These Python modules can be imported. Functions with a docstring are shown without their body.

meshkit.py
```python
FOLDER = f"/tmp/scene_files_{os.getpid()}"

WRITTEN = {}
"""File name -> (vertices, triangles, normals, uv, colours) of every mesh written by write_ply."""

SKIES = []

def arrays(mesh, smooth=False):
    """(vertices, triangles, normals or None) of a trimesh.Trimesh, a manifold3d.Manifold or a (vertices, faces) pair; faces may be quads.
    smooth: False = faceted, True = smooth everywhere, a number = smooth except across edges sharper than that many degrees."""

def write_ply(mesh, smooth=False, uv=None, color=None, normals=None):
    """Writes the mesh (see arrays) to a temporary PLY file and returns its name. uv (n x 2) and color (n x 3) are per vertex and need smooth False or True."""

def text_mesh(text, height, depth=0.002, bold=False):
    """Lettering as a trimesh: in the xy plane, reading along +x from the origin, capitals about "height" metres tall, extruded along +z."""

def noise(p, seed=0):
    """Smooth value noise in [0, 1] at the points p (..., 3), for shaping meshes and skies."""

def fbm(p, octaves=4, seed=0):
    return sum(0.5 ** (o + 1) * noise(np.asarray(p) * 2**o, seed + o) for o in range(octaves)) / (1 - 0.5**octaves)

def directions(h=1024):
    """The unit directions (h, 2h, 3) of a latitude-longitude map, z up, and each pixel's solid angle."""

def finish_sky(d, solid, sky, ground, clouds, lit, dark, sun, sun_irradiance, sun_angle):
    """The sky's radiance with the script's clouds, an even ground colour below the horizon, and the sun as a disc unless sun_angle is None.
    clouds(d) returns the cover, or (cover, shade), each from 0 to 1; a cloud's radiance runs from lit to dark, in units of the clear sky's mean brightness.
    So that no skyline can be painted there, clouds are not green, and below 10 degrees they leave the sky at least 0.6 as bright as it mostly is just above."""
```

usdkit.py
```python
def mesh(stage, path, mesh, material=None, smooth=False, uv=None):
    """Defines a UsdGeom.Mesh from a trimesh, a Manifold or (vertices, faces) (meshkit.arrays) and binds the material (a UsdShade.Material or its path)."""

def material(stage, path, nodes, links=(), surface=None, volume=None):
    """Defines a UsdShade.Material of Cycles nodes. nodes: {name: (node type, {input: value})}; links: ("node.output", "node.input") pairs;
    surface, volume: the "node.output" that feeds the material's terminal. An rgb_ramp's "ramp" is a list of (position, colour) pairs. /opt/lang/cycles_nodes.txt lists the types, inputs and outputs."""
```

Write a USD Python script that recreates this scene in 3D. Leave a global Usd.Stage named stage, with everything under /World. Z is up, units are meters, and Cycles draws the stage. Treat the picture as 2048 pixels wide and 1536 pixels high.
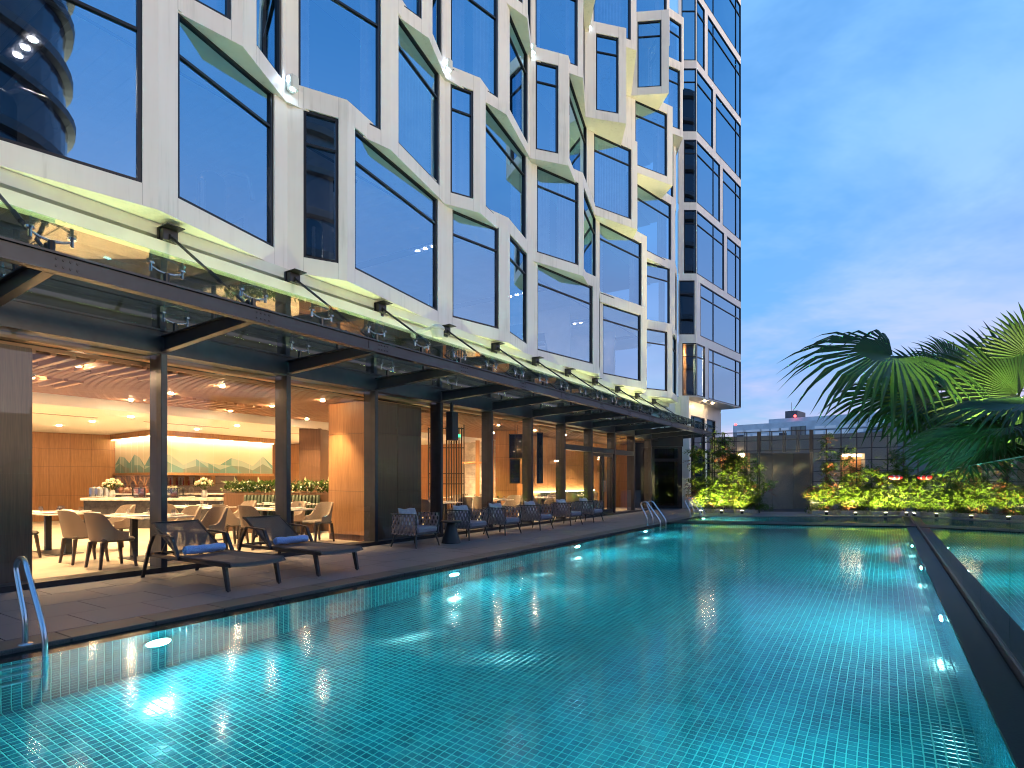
import math, random
import numpy as np, trimesh, usdkit, meshkit
from shapely.geometry import Polygon
from pxr import Usd, UsdGeom, UsdLux, UsdShade, Gf, Sdf, Vt

stage = Usd.Stage.CreateInMemory()
UsdGeom.SetStageUpAxis(stage, 'Z')
UsdGeom.SetStageMetersPerUnit(stage, 1.0)
UsdGeom.Xform.Define(stage, '/World')
H = 1.38
TH = math.radians(32.7)
CT, ST = math.cos(TH), math.sin(TH)

# ------------------------------------------------------------------ camera
cam = UsdGeom.Camera.Define(stage, '/World/camera')
cam.CreateFocalLengthAttr(20.43)
cam.CreateHorizontalApertureAttr(36.0)
cam.CreateVerticalApertureOffsetAttr(3.375)
cam.CreateExposureAttr(2.2)
_x = UsdGeom.Xformable(cam)
_x.AddTranslateOp().Set((0, 0, H))
_x.AddRotateXOp().Set(90)

# ------------------------------------------------------------------ sky (dusk)
SUN_EL, SUN_AZ = 4.0, 118.0
sky_mat = usdkit.material(stage, '/World/Looks/dusk_sky', {
    's': ('sky_texture', {'sky_type': 'single_scattering', 'sun_disc': False, 'sun_elevation': math.radians(SUN_EL),
                          'sun_rotation': math.radians(SUN_AZ), 'ozone_density': 4.0, 'aerosol_density': 0.6, 'air_density': 1.0}),
    'tc': ('texture_coordinate', {}),
    'sep': ('separate_xyz', {}),
    'zz': ('math', {'math_type': 'maximum', 'value2': 0.03}),
    'za': ('math', {'math_type': 'add', 'value2': 0.16}),
    'dx': ('math', {'math_type': 'divide'}), 'dy': ('math', {'math_type': 'divide'}),
    'cv': ('combine_xyz', {'z': 3.7}),
    'n1': ('noise_texture', {'scale': 0.75, 'detail': 7.0, 'roughness': 0.56, 'distortion': 0.35}),
    'n2': ('noise_texture', {'scale': 1.25, 'detail': 9.0, 'roughness': 0.58, 'distortion': 0.25}),
    'r1': ('rgb_ramp', {'ramp': [(0.0, (0.45, 0.45, 0.45)), (0.40, (0.55, 0.55, 0.55)), (0.62, (0.85, 0.85, 0.85)), (1.0, (0.95, 0.95, 0.95))]}),
    'r2': ('rgb_ramp', {'ramp': [(0.0, (0, 0, 0)), (0.46, (0, 0, 0)), (0.55, (0.26, 0.26, 0.26)), (0.62, (0.52, 0.52, 0.52)), (0.75, (0.72, 0.72, 0.72)), (1.0, (0.8, 0.8, 0.8))]}),
    'cc': ('rgb_ramp', {'ramp': [(0.0, (0.125, 0.105, 0.165)), (0.10, (0.082, 0.115, 0.205)), (0.24, (0.048, 0.112, 0.225)), (0.45, (0.040, 0.122, 0.255)), (0.75, (0.022, 0.078, 0.20)), (1.0, (0.015, 0.055, 0.16))]}),
    'c2': ('rgb_ramp', {'ramp': [(0.0, (0.22, 0.15, 0.19)), (0.14, (0.18, 0.165, 0.245)), (0.36, (0.105, 0.170, 0.280)), (0.6, (0.075, 0.160, 0.275)), (1.0, (0.04, 0.10, 0.23))]}),
    'tint': ('mix_color', {'blend_type': 'mix', 'fac': 0.5}),
    'm1': ('mix_color', {'blend_type': 'mix'}),
    'm2': ('mix_color', {'blend_type': 'mix'}),
    'dot': ('vector_math', {'math_type': 'dot_product', 'vector2': (math.sin(math.radians(SUN_AZ)), math.cos(math.radians(SUN_AZ)), 0.0)}),
    'gz': ('map_range', {'range_type': 'smoothstep', 'from_min': 0.10, 'from_max': 0.62, 'to_min': 0.62, 'to_max': 0.0, 'clamp': True}),
    'gd': ('map_range', {'range_type': 'smoothstep', 'from_min': -0.15, 'from_max': 0.85, 'to_min': 0.0, 'to_max': 1.0, 'clamp': True}),
    'gm': ('math', {'math_type': 'multiply'}),
    'm3': ('mix_color', {'blend_type': 'mix', 'b': (1.50, 1.02, 1.22), 'use_clamp_result': False}),
    'b': ('background_shader', {'strength': 0.15}),
    'k1': ('mix_color', {'blend_type': 'multiply', 'fac': 1.0, 'b': (6.667, 6.667, 6.667), 'use_clamp_result': False}),
    'k2': ('mix_color', {'blend_type': 'multiply', 'fac': 1.0, 'b': (6.667, 6.667, 6.667), 'use_clamp_result': False}),
}, [('tc.generated', 'sep.vector'), ('sep.z', 'zz.value1'), ('zz.value', 'za.value1'),
    ('sep.x', 'dx.value1'), ('za.value', 'dx.value2'), ('sep.y', 'dy.value1'), ('za.value', 'dy.value2'),
    ('dx.value', 'cv.x'), ('dy.value', 'cv.y'), ('cv.vector', 'n1.vector'), ('cv.vector', 'n2.vector'),
    ('n1.fac', 'r1.fac'), ('n2.fac', 'r2.fac'), ('zz.value', 'cc.fac'), ('zz.value', 'c2.fac'),
    ('cc.color', 'k1.a'), ('c2.color', 'k2.a'),
    ('s.color', 'm1.a'), ('k1.result', 'm1.b'), ('r1.color', 'm1.fac'),
    ('k2.result', 'm2.b'), ('r2.color', 'm2.fac'),
    ('tc.generated', 'dot.vector1'), ('dot.value', 'gd.value'), ('zz.value', 'gz.value'), ('gd.result', 'gm.value1'), ('gz.result', 'gm.value2'),
    ('m1.result', 'm3.a'), ('gm.value', 'm3.fac'), ('m3.result', 'm2.a'), ('m2.result', 'b.color')], surface='b.background')
dome = UsdLux.DomeLight.Define(stage, '/World/sky')
UsdShade.MaterialBindingAPI.Apply(dome.GetPrim()).Bind(sky_mat)
dome.GetPrim().SetCustomDataByKey('kind', 'structure')
glow = UsdLux.DistantLight.Define(stage, '/World/sunset_glow')          # the last soft warm light from the western horizon
glow.CreateIntensityAttr(0.25); glow.CreateAngleAttr(18.0); glow.CreateNormalizeAttr(True); glow.CreateColorAttr(Gf.Vec3f(1.0, 0.74, 0.50))
UsdGeom.Xformable(glow).AddRotateZOp().Set(-SUN_AZ); UsdGeom.Xformable(glow).AddRotateXOp().Set(90 + SUN_EL * -1 + 180)

# ------------------------------------------------------------------ frames and mesh builder
def rotz(a):
    c, s = math.cos(a), math.sin(a)
    M = np.eye(4); M[0, 0], M[0, 1], M[1, 0], M[1, 1] = c, -s, s, c
    return M
def trans(x, y, z=0.0):
    M = np.eye(4); M[:3, 3] = (x, y, z); return M
FR = rotz(-TH)                      # pool frame: x = across (towards the right), y = along the pool
IDN = np.eye(4)
def F(p, q, z=0.0):
    return (p * CT + q * ST, -p * ST + q * CT, z)
def PX(px, py, D):                  # a point seen at this pixel of the photograph, D metres in front of the camera
    return np.array([(px - 1024) / 1162 * D, D, H + (960 - py) / 1162 * D])
def toF(x, y):
    return x * CT - y * ST, x * ST + y * CT
def pxline(px, q0, p0, q1, p1):     # where the sight line through a pixel column meets a plan line; returns q
    r = (px - 1024) / 1162
    X, Y = r * CT - ST, r * ST + CT
    # (X t, Y t) = (p0 + s (p1-p0), q0 + s (q1-q0))
    A = np.array([[X, -(p1 - p0)], [Y, -(q1 - q0)]])
    t, s = np.linalg.solve(A, [p0, q0])
    return q0 + s * (q1 - q0)

class MB:
    def __init__(self, M=IDN):
        self.M, self.v, self.f, self.n = M, [], [], 0
    def add(self, v, f):
        v = np.asarray(v, float); f = np.asarray(f, int)
        if f.shape[1] == 4:
            f = np.vstack([f[:, [0, 1, 2]], f[:, [0, 2, 3]]])
        v = v @ self.M[:3, :3].T + self.M[:3, 3]
        self.v.append(v); self.f.append(f + self.n); self.n += len(v)
        return self
    def tm(self, m, T=None):
        v = np.array(m.vertices)
        if T is not None:
            v = v @ T[:3, :3].T + T[:3, 3]
        return self.add(v, np.array(m.faces))
    def box(self, x0, x1, y0, y1, z0, z1):
        v = [(x, y, z) for z in (z0, z1) for y in (y0, y1) for x in (x0, x1)]
        return self.add(v, [(0, 2, 3, 1), (4, 5, 7, 6), (0, 1, 5, 4), (2, 6, 7, 3), (0, 4, 6, 2), (1, 3, 7, 5)])
    def cbox(self, x0, x1, y0, y1, z0, z1, c=0.01):     # box with chamfered edges
        x0, x1 = min(x0, x1), max(x0, x1); y0, y1 = min(y0, y1), max(y0, y1); z0, z1 = min(z0, z1), max(z0, z1)
        c = min(c, (x1 - x0) * .45, (y1 - y0) * .45, (z1 - z0) * .45)
        cx, cy, cz = (x0 + x1) / 2, (y0 + y1) / 2, (z0 + z1) / 2
        hx, hy, hz = (x1 - x0) / 2, (y1 - y0) / 2, (z1 - z0) / 2
        pts = []
        for sx in (-1, 1):
            for sy in (-1, 1):
                for sz in (-1, 1):
                    pts += [(cx + sx * hx, cy + sy * (hy - c), cz + sz * (hz - c)), (cx + sx * (hx - c), cy + sy * hy, cz + sz * (hz - c)), (cx + sx * (hx - c), cy + sy * (hy - c), cz + sz * hz)]
        h = trimesh.convex.convex_hull(np.array(pts))
        return self.tm(h)
    def hull(self, pts):
        return self.tm(trimesh.convex.convex_hull(np.asarray(pts, float)))
    def bar(self, a, b, w, h, up=(0, 0, 1)):
        a, b = np.asarray(a, float), np.asarray(b, float)
        d = b - a; L = np.linalg.norm(d); d = d / L
        u = np.asarray(up, float)
        if abs(d @ u) > .97:
            u = np.array([1., 0, 0])
        s = np.cross(d, u); s /= np.linalg.norm(s); t = np.cross(s, d)
        v = [e + i * s * w / 2 + j * t * h / 2 for e in (a, b) for j in (-1, 1) for i in (-1, 1)]
        return self.add(v, [(0, 2, 3, 1), (4, 5, 7, 6), (0, 1, 5, 4), (2, 6, 7, 3), (0, 4, 6, 2), (1, 3, 7, 5)])
    def tube(self, pts, r, n=8, cap=True):
        p = np.asarray(pts, float); m = len(p)
        r = np.broadcast_to(np.asarray(r, float), (m,))
        t = np.gradient(p, axis=0); t /= np.linalg.norm(t, axis=1, keepdims=True) + 1e-12
        a = np.zeros_like(t); u = np.array([0, 0, 1.]) if abs(t[0, 2]) < .9 else np.array([1., 0, 0])
        for i in range(m):
            u = u - t[i] * (u @ t[i]); u /= np.linalg.norm(u) + 1e-12; a[i] = u
        b = np.cross(t, a); g = np.arange(n) * 2 * np.pi / n
        v = p[:, None] + r[:, None, None] * (np.cos(g)[None, :, None] * a[:, None] + np.sin(g)[None, :, None] * b[:, None])
        v = v.reshape(-1, 3); f = []
        for i in range(m - 1):
            for j in range(n):
                k = (j + 1) % n
                f.append((i * n + j, i * n + k, (i + 1) * n + k, (i + 1) * n + j))
        f = [(x[0], x[1], x[2]) for x in f] + [(x[0], x[2], x[3]) for x in f]
        if cap:
            v = np.vstack([v, p[0], p[-1]])
            f += [(m * n, (j + 1) % n, j) for j in range(n)] + [(m * n + 1, (m - 1) * n + j, (m - 1) * n + (j + 1) % n) for j in range(n)]
        return self.add(v, f)
    def cyl(self, a, b, r, r2=None, n=12):
        return self.tube([a, b], [r, r if r2 is None else r2], n)
    def lathe(self, prof, c=(0, 0, 0), n=16):
        v, f = [], []
        for (r, z) in prof:
            for j in range(n):
                a = 2 * math.pi * j / n; v.append((c[0] + r * math.cos(a), c[1] + r * math.sin(a), c[2] + z))
        for i in range(len(prof) - 1):
            for j in range(n):
                k = (j + 1) % n; f.append((i * n + j, i * n + k, (i + 1) * n + k, (i + 1) * n + j))
        return self.add(v, f)
    def prism(self, poly, z0, z1):
        m = trimesh.creation.extrude_polygon(Polygon(poly), z1 - z0, engine='earcut')
        m.apply_translation((0, 0, z0)); return self.tm(m)
    def flat(self, poly, z, down=False):
        v, f = trimesh.creation.triangulate_polygon(Polygon(poly), engine='earcut')
        v = np.column_stack([v, np.full(len(v), z)])
        return self.add(v, f[:, ::-1] if down else f)
    def mesh(self):
        return np.vstack(self.v), np.vstack(self.f)

COUNT, MAT = {}, {'/World': IDN}
LOOK = {}
def uniq(parent, name):
    k = (parent, name); c = COUNT.get(k, 0); COUNT[k] = c + 1
    return f'{parent}/{name}' if c == 0 else f'{parent}/{name}_{c:03d}'
def tag(prim, label=None, cat=None, group=None, kind=None):
    p = prim.GetPrim() if hasattr(prim, 'GetPrim') else stage.GetPrimAtPath(prim)
    for k, x in (('label', label), ('category', cat), ('group', group), ('kind', kind)):
        if x:
            p.SetCustomDataByKey(k, x)
def thing(name, label, cat, M=IDN, group=None, kind=None, parent='/World'):
    path = uniq(parent, name)
    x = UsdGeom.Xform.Define(stage, path)
    x.AddTransformOp().Set(Gf.Matrix4d(*(M.T.ravel().tolist())))
    MAT[path] = M
    tag(x, label, cat, group, kind)
    return path
def build(mb, name, mat, parent='/World', label=None, cat=None, group=None, kind=None, smooth=False):
    v, f = mb.mesh()
    top = '/'.join(parent.split('/')[:3])
    M = MAT.get(top, IDN)
    if parent != '/World':
        Mi = np.linalg.inv(M); v = v @ Mi[:3, :3].T + Mi[:3, 3]
    path = uniq(parent, name)
    m = usdkit.mesh(stage, path, (v, f), LOOK[mat], smooth=smooth)
    tag(m, label, cat, group, kind)
    return path
def copy(src, M, label=None, group=None, cat=None):
    base = src.split('/')[-1]
    while base[-1].isdigit() or base[-1] == '_':
        base = base[:-1]
    path = uniq('/World', base)
    x = UsdGeom.Xform.Define(stage, path)
    x.GetPrim().GetReferences().AddInternalReference(src)
    x.GetPrim().SetInstanceable(True)
    UsdGeom.Xformable(x).ClearXformOpOrder()
    a = x.GetPrim().CreateAttribute('xformOp:transform', Sdf.ValueTypeNames.Matrix4d); a.Set(Gf.Matrix4d(*(M.T.ravel().tolist())))
    x.GetPrim().CreateAttribute('xformOpOrder', Sdf.ValueTypeNames.TokenArray, False, Sdf.VariabilityUniform).Set(Vt.TokenArray(['xformOp:transform']))
    w = stage.GetPrimAtPath(src).GetCustomData()
    tag(x, label or w.get('label'), cat or w.get('category'), group or w.get('group'))
    return path

# ------------------------------------------------------------------ materials
def mk(name, nodes, links=(), surface='p.BSDF', volume=None):
    LOOK[name] = usdkit.material(stage, '/World/Looks/' + name, nodes, links, surface=surface, volume=volume)
def plain(name, col, rough=0.5, metal=0.0, spec=0.5, nscale=0, namt=0.25, bump=0.0, coat=0.0, stretch=None, detail=4.0):
    n = {'p': ('principled_bsdf', {'base_color': col, 'roughness': rough, 'metallic': metal, 'specular_ior_level': spec, 'coat_weight': coat})}
    l = []
    if nscale:
        dk = tuple(c * (1 - namt) for c in col); lt = tuple(min(.95, c * (1 + namt)) for c in col)
        n['g'] = ('geometry', {}); n['mp'] = ('mapping', {'scale': stretch or (1, 1, 1)})
        n['n'] = ('noise_texture', {'scale': nscale, 'detail': detail, 'roughness': 0.6})
        n['r'] = ('rgb_ramp', {'ramp': [(0.0, dk), (0.35, dk), (0.65, lt), (1.0, lt)]})
        l += [('g.position', 'mp.vector'), ('mp.vector', 'n.vector'), ('n.fac', 'r.fac'), ('r.color', 'p.base_color')]
        if bump:
            n['b'] = ('bump', {'strength': 1.0, 'distance': bump}); l += [('n.fac', 'b.height'), ('b.normal', 'p.normal')]
    mk(name, n, l)
def emit(name, col, s):
    mk(name, {'e': ('emission', {'color': col, 'strength': s})}, surface='e.emission')
def glassy(name, f0, refl, trans_, rough=0.0, wav=0.0, power=5.0):
    n = {'lw': ('layer_weight', {'blend': 0.5}), 'pw': ('math', {'math_type': 'power', 'value2': power}),
         'ma': ('math', {'math_type': 'multiply_add', 'value2': 1 - f0, 'value3': f0, 'use_clamp': True}),
         't': ('transparent_bsdf', {'color': trans_}), 'g': ('glossy_bsdf', {'color': refl, 'roughness': rough}), 'm': ('mix_closure', {})}
    l = [('lw.facing', 'pw.value1'), ('pw.value', 'ma.value1'), ('ma.value', 'm.fac'), ('t.BSDF', 'm.closure1'), ('g.BSDF', 'm.closure2')]
    if wav:
        n['gp'] = ('geometry', {}); n['nz'] = ('noise_texture', {'scale': 0.6, 'detail': 1.0}); n['bp'] = ('bump', {'strength': 1.0, 'distance': wav})
        l += [('gp.position', 'nz.vector'), ('nz.fac', 'bp.height'), ('bp.normal', 'g.normal')]
    mk(name, n, l, surface='m.closure')

# facade paint with faint vertical rain streaks
mk('facade_paint', {
    'g': ('geometry', {}), 'mp': ('mapping', {'scale': (9, 9, 0.5)}), 'n': ('noise_texture', {'scale': 1.0, 'detail': 5.0, 'roughness': 0.65}),
    'n2': ('noise_texture', {'scale': 0.8, 'detail': 4.0}), 'mx': ('math', {'math_type': 'multiply'}),
    'r': ('rgb_ramp', {'ramp': [(0.0, (0.46, 0.46, 0.41)), (0.14, (0.66, 0.66, 0.59)), (0.20, (0.76, 0.755, 0.685)), (0.34, (0.79, 0.785, 0.72)), (1.0, (0.80, 0.80, 0.76))]}),
    'p': ('principled_bsdf', {'roughness': 0.42})},
   [('g.position', 'mp.vector'), ('mp.vector', 'n.vector'), ('g.position', 'n2.vector'), ('n.fac', 'mx.value1'), ('n2.fac', 'mx.value2'), ('mx.value', 'r.fac'), ('r.color', 'p.base_color')])
plain('joint_dust', (0.42, 0.42, 0.38), 0.8)
plain('fascia_paint', (0.66, 0.70, 0.58), 0.5, nscale=1.5, namt=0.06)
plain('black_metal', (0.012, 0.013, 0.016), 0.35, metal=0.0, spec=0.6)
plain('canopy_steel', (0.022, 0.024, 0.030), 0.38, spec=0.6, nscale=6, namt=0.2)
plain('window_frame', (0.010, 0.011, 0.014), 0.35)
glassy('coated_pane', 0.54, (0.50, 0.80, 1.0), (0.40, 0.46, 0.52), 0.0, 0.005)
glassy('curtain_glass', 0.055, (0.95, 0.97, 1.0), (0.90, 0.92, 0.90), 0.0, 0.002, power=4.0)
glassy('roof_glass', 0.05, (0.95, 1.0, 0.97), (0.84, 0.92, 0.88), 0.0, 0.0, power=4.0)
glassy('balustrade_glass', 0.06, (0.94, 1.0, 0.97), (0.74, 0.86, 0.82), 0.0, 0.0012, power=2.4)
plain('stainless', (0.62, 0.64, 0.67), 0.22, metal=1.0)
plain('polished_steel', (0.72, 0.73, 0.75), 0.08, metal=1.0)
# wood veneer: fine vertical grain
def wood(name, a, b, rough=0.45, vertical=True, sc=26.0):
    mk(name, {'g': ('geometry', {}), 'mp': ('mapping', {'scale': (1, 1, 0.035) if vertical else (0.05, 0.05, 1)}),
              'n': ('noise_texture', {'scale': sc, 'detail': 5.0, 'roughness': 0.62}), 'n2': ('noise_texture', {'scale': sc * 4, 'detail': 2.0}),
              'mx': ('mix_float', {'fac': 0.35}),
              'r': ('rgb_ramp', {'ramp': [(0.30, a), (0.52, tuple((x + y) / 2 for x, y in zip(a, b))), (0.70, b)]}),
              'p': ('principled_bsdf', {'roughness': rough})},
       [('g.position', 'mp.vector'), ('mp.vector', 'n.vector'), ('mp.vector', 'n2.vector'), ('n.fac', 'mx.a'), ('n2.fac', 'mx.b'), ('mx.result', 'r.fac'), ('r.color', 'p.base_color')])
wood('oak_panel', (0.27, 0.125, 0.048), (0.44, 0.225, 0.095))
wood('oak_slat', (0.32, 0.165, 0.085), (0.46, 0.26, 0.145), vertical=False)
wood('walnut_panel', (0.085, 0.040, 0.020), (0.16, 0.080, 0.040))
wood('leg_wood', (0.030, 0.018, 0.012), (0.07, 0.042, 0.026))
plain('white_ceiling', (0.78, 0.74, 0.68), 0.7)
plain('plenum_black', (0.02, 0.016, 0.014), 0.8)
plain('restaurant_stone', (0.40, 0.34, 0.27), 0.30, nscale=2.5, namt=0.12)
plain('dark_stone', (0.045, 0.040, 0.036), 0.25, nscale=7, namt=0.45)
plain('marble', (0.62, 0.57, 0.52), 0.2, nscale=1.6, namt=0.3, stretch=(1, 1, 2.2), detail=8)
plain('splash_tile', (0.42, 0.34, 0.31), 0.3, nscale=3, namt=0.08)
plain('table_stone', (0.55, 0.50, 0.44), 0.15, nscale=9, namt=0.25)
plain('deck_granite', (0.150, 0.136, 0.138), 0.55, nscale=140, namt=0.38, bump=0.0012, detail=2)
plain('deck_granite_worn', (0.130, 0.119, 0.121), 0.5, nscale=140, namt=0.38, bump=0.0012, detail=2)
plain('coping_granite', (0.062, 0.058, 0.056), 0.5, nscale=150, namt=0.4, bump=0.001, detail=2)
plain('wet_granite', (0.008, 0.014, 0.012), 0.5, spec=0.18, nscale=110, namt=0.5, bump=0.0008, detail=2)
plain('joint_grey', (0.035, 0.034, 0.034), 0.9)
plain('grout', (0.030, 0.26, 0.26), 0.6, nscale=3, namt=0.10)
plain('pool_tile', (0.004, 0.090, 0.128), 0.12, nscale=5, namt=0.25)
plain('pool_tile_deep', (0.003, 0.072, 0.112), 0.12, nscale=5, namt=0.25)
plain('pool_tile_pale', (0.006, 0.112, 0.148), 0.12, nscale=5, namt=0.25)
plain('soft_taupe', (0.26, 0.20, 0.155), 0.85, nscale=220, namt=0.35, detail=2)
plain('seat_dark', (0.11, 0.085, 0.068), 0.7, nscale=150, namt=0.3, detail=2)
plain('banquette_green', (0.055, 0.075, 0.048), 0.6, nscale=30, namt=0.2)
plain('sling_mesh', (0.060, 0.052, 0.050), 0.7, nscale=260, namt=0.5, detail=1)
plain('lounger_frame', (0.012, 0.012, 0.014), 0.4)
plain('towel_blue', (0.34, 0.45, 0.74), 0.95, nscale=120, namt=0.25, bump=0.003, detail=3)
plain('weave_strap', (0.20, 0.172, 0.185), 0.75, nscale=160, namt=0.25, detail=2)
plain('cushion_grey', (0.22, 0.19, 0.215), 0.9, nscale=180, namt=0.22, detail=2)
plain('pillow_grey', (0.36, 0.33, 0.36), 0.9, nscale=14, namt=0.12)
plain('chair_metal', (0.030, 0.036, 0.034), 0.45)
plain('table_charcoal', (0.020, 0.020, 0.021), 0.55)
plain('pebble_concrete', (0.23, 0.205, 0.165), 0.8, nscale=55, namt=0.42, bump=0.006, detail=3)
plain('planter_concrete', (0.33, 0.29, 0.24), 0.8, nscale=18, namt=0.2)
plain('bark', (0.10, 0.07, 0.045), 0.9, nscale=40, namt=0.4)
plain('soil', (0.035, 0.025, 0.018), 0.95, nscale=30, namt=0.4)
plain('red_plastic', (0.62, 0.012, 0.018), 0.35)
plain('grey_band', (0.45, 0.46, 0.48), 0.4)
plain('porcelain', (0.78, 0.76, 0.72), 0.2)
plain('linen', (0.62, 0.58, 0.60), 0.9)
plain('copper_dark', (0.16, 0.05, 0.025), 0.35)
plain('bottle_red', (0.20, 0.02, 0.015), 0.12)
plain('gym_black', (0.015, 0.017, 0.022), 0.3)
plain('gym_grey', (0.42, 0.44, 0.47), 0.3, metal=0.4)
plain('gym_plank', (0.62, 0.60, 0.60), 0.6, nscale=2, namt=0.05)
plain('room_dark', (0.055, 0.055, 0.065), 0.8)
plain('sheer_curtain', (0.62, 0.60, 0.62), 0.9, nscale=3, namt=0.1)
plain('tower_grey', (0.060, 0.062, 0.070), 0.5, nscale=0.3, namt=0.25)
plain('tower_concrete', (0.46, 0.52, 0.54), 0.8, nscale=0.8, namt=0.12)
plain('camera_white', (0.66, 0.70, 0.62), 0.4)
glassy('dark_pane', 0.12, (0.8, 0.9, 1.0), (0.10, 0.12, 0.14))
glassy('drink_glass', 0.10, (1, 1, 1), (0.94, 0.95, 0.95), 0.02, 0.0, power=3.0)
glassy('lamp_crystal', 0.25, (1.0, 0.9, 0.75), (0.9, 0.85, 0.75))
def leaf(name, a, b, tr=0.45, sc=3.0):
    mk(name, {'g': ('geometry', {}), 'n': ('noise_texture', {'scale': sc, 'detail': 3.0}), 'w': ('mix_float', {'fac': 0.55}),
              'r': ('rgb_ramp', {'ramp': [(0.25, a), (0.75, b)]}),
              'p': ('principled_bsdf', {'roughness': 0.45}), 't': ('translucent_bsdf', {}), 'm': ('mix_closure', {'fac': tr})},
       [('g.position', 'n.vector'), ('n.fac', 'w.a'), ('g.random_per_island', 'w.b'), ('w.result', 'r.fac'), ('r.color', 'p.base_color'), ('r.color', 't.color'), ('p.BSDF', 'm.closure1'), ('t.BSDF', 'm.closure2')], surface='m.closure')
leaf('climber_leaf', (0.055, 0.105, 0.010), (0.165, 0.200, 0.022))
leaf('climber_pink', (0.20, 0.075, 0.040), (0.34, 0.15, 0.07))
leaf('palm_leaf', (0.030, 0.078, 0.014), (0.095, 0.165, 0.028), 0.45, 1.2)
leaf('indoor_leaf', (0.045, 0.085, 0.012), (0.10, 0.15, 0.03))
leaf('flower_white', (0.70, 0.66, 0.45), (0.78, 0.76, 0.66), 0.3)
# emitters
WARM = (1.0, 0.60, 0.28)
emit('warm_lamp', (1.0, 0.66, 0.36), 110.0)
emit('warm_glow', (1.0, 0.62, 0.30), 12.0)
emit('cove_glow', (1.0, 0.74, 0.44), 9.0)
emit('pool_lamp', (0.45, 1.0, 0.95), 450.0)
emit('plant_lamp', (1.0, 0.76, 0.42), 60.0)
emit('fascia_led', (0.86, 1.0, 0.50), 3.2)
emit('facade_lamp', (0.55, 0.75, 1.0), 14.0)
plain('glass_edge', (0.16, 0.40, 0.30), 0.2)
emit('red_beacon', (1.0, 0.05, 0.05), 2.0)
emit('gym_lamp', (1.0, 0.86, 0.78), 110.0)
emit('exit_green', (0.05, 0.9, 0.35), 2.0)
emit('office_light', (0.55, 1.0, 0.75), 1.0)
# pool water: one clear surface with faint ripples
mk('pool_water', {
    'g': ('geometry', {}), 'mp': ('mapping', {'scale': (1.0, 1.0, 1.0)}), 'n': ('noise_texture', {'scale': 2.6, 'detail': 2.0, 'roughness': 0.45}),
    'b': ('bump', {'strength': 1.0, 'distance': 0.0018}), 'fr': ('fresnel', {'IOR': 1.333}),
    'gl': ('glossy_bsdf', {'color': (0.60, 0.66, 0.72), 'roughness': 0.12}), 'rf': ('refraction_bsdf', {'color': (0.62, 0.97, 1.0), 'roughness': 0.0, 'IOR': 1.333}), 'm': ('mix_closure', {})},
   [('g.position', 'mp.vector'), ('mp.vector', 'n.vector'), ('n.fac', 'b.height'), ('b.normal', 'gl.normal'), ('b.normal', 'rf.normal'), ('fr.fac', 'm.fac'), ('rf.BSDF', 'm.closure1'), ('gl.BSDF', 'm.closure2')], surface='m.closure')
rnd = random.Random(7)
FM = MB
def FB():
    return MB(FR)

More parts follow.
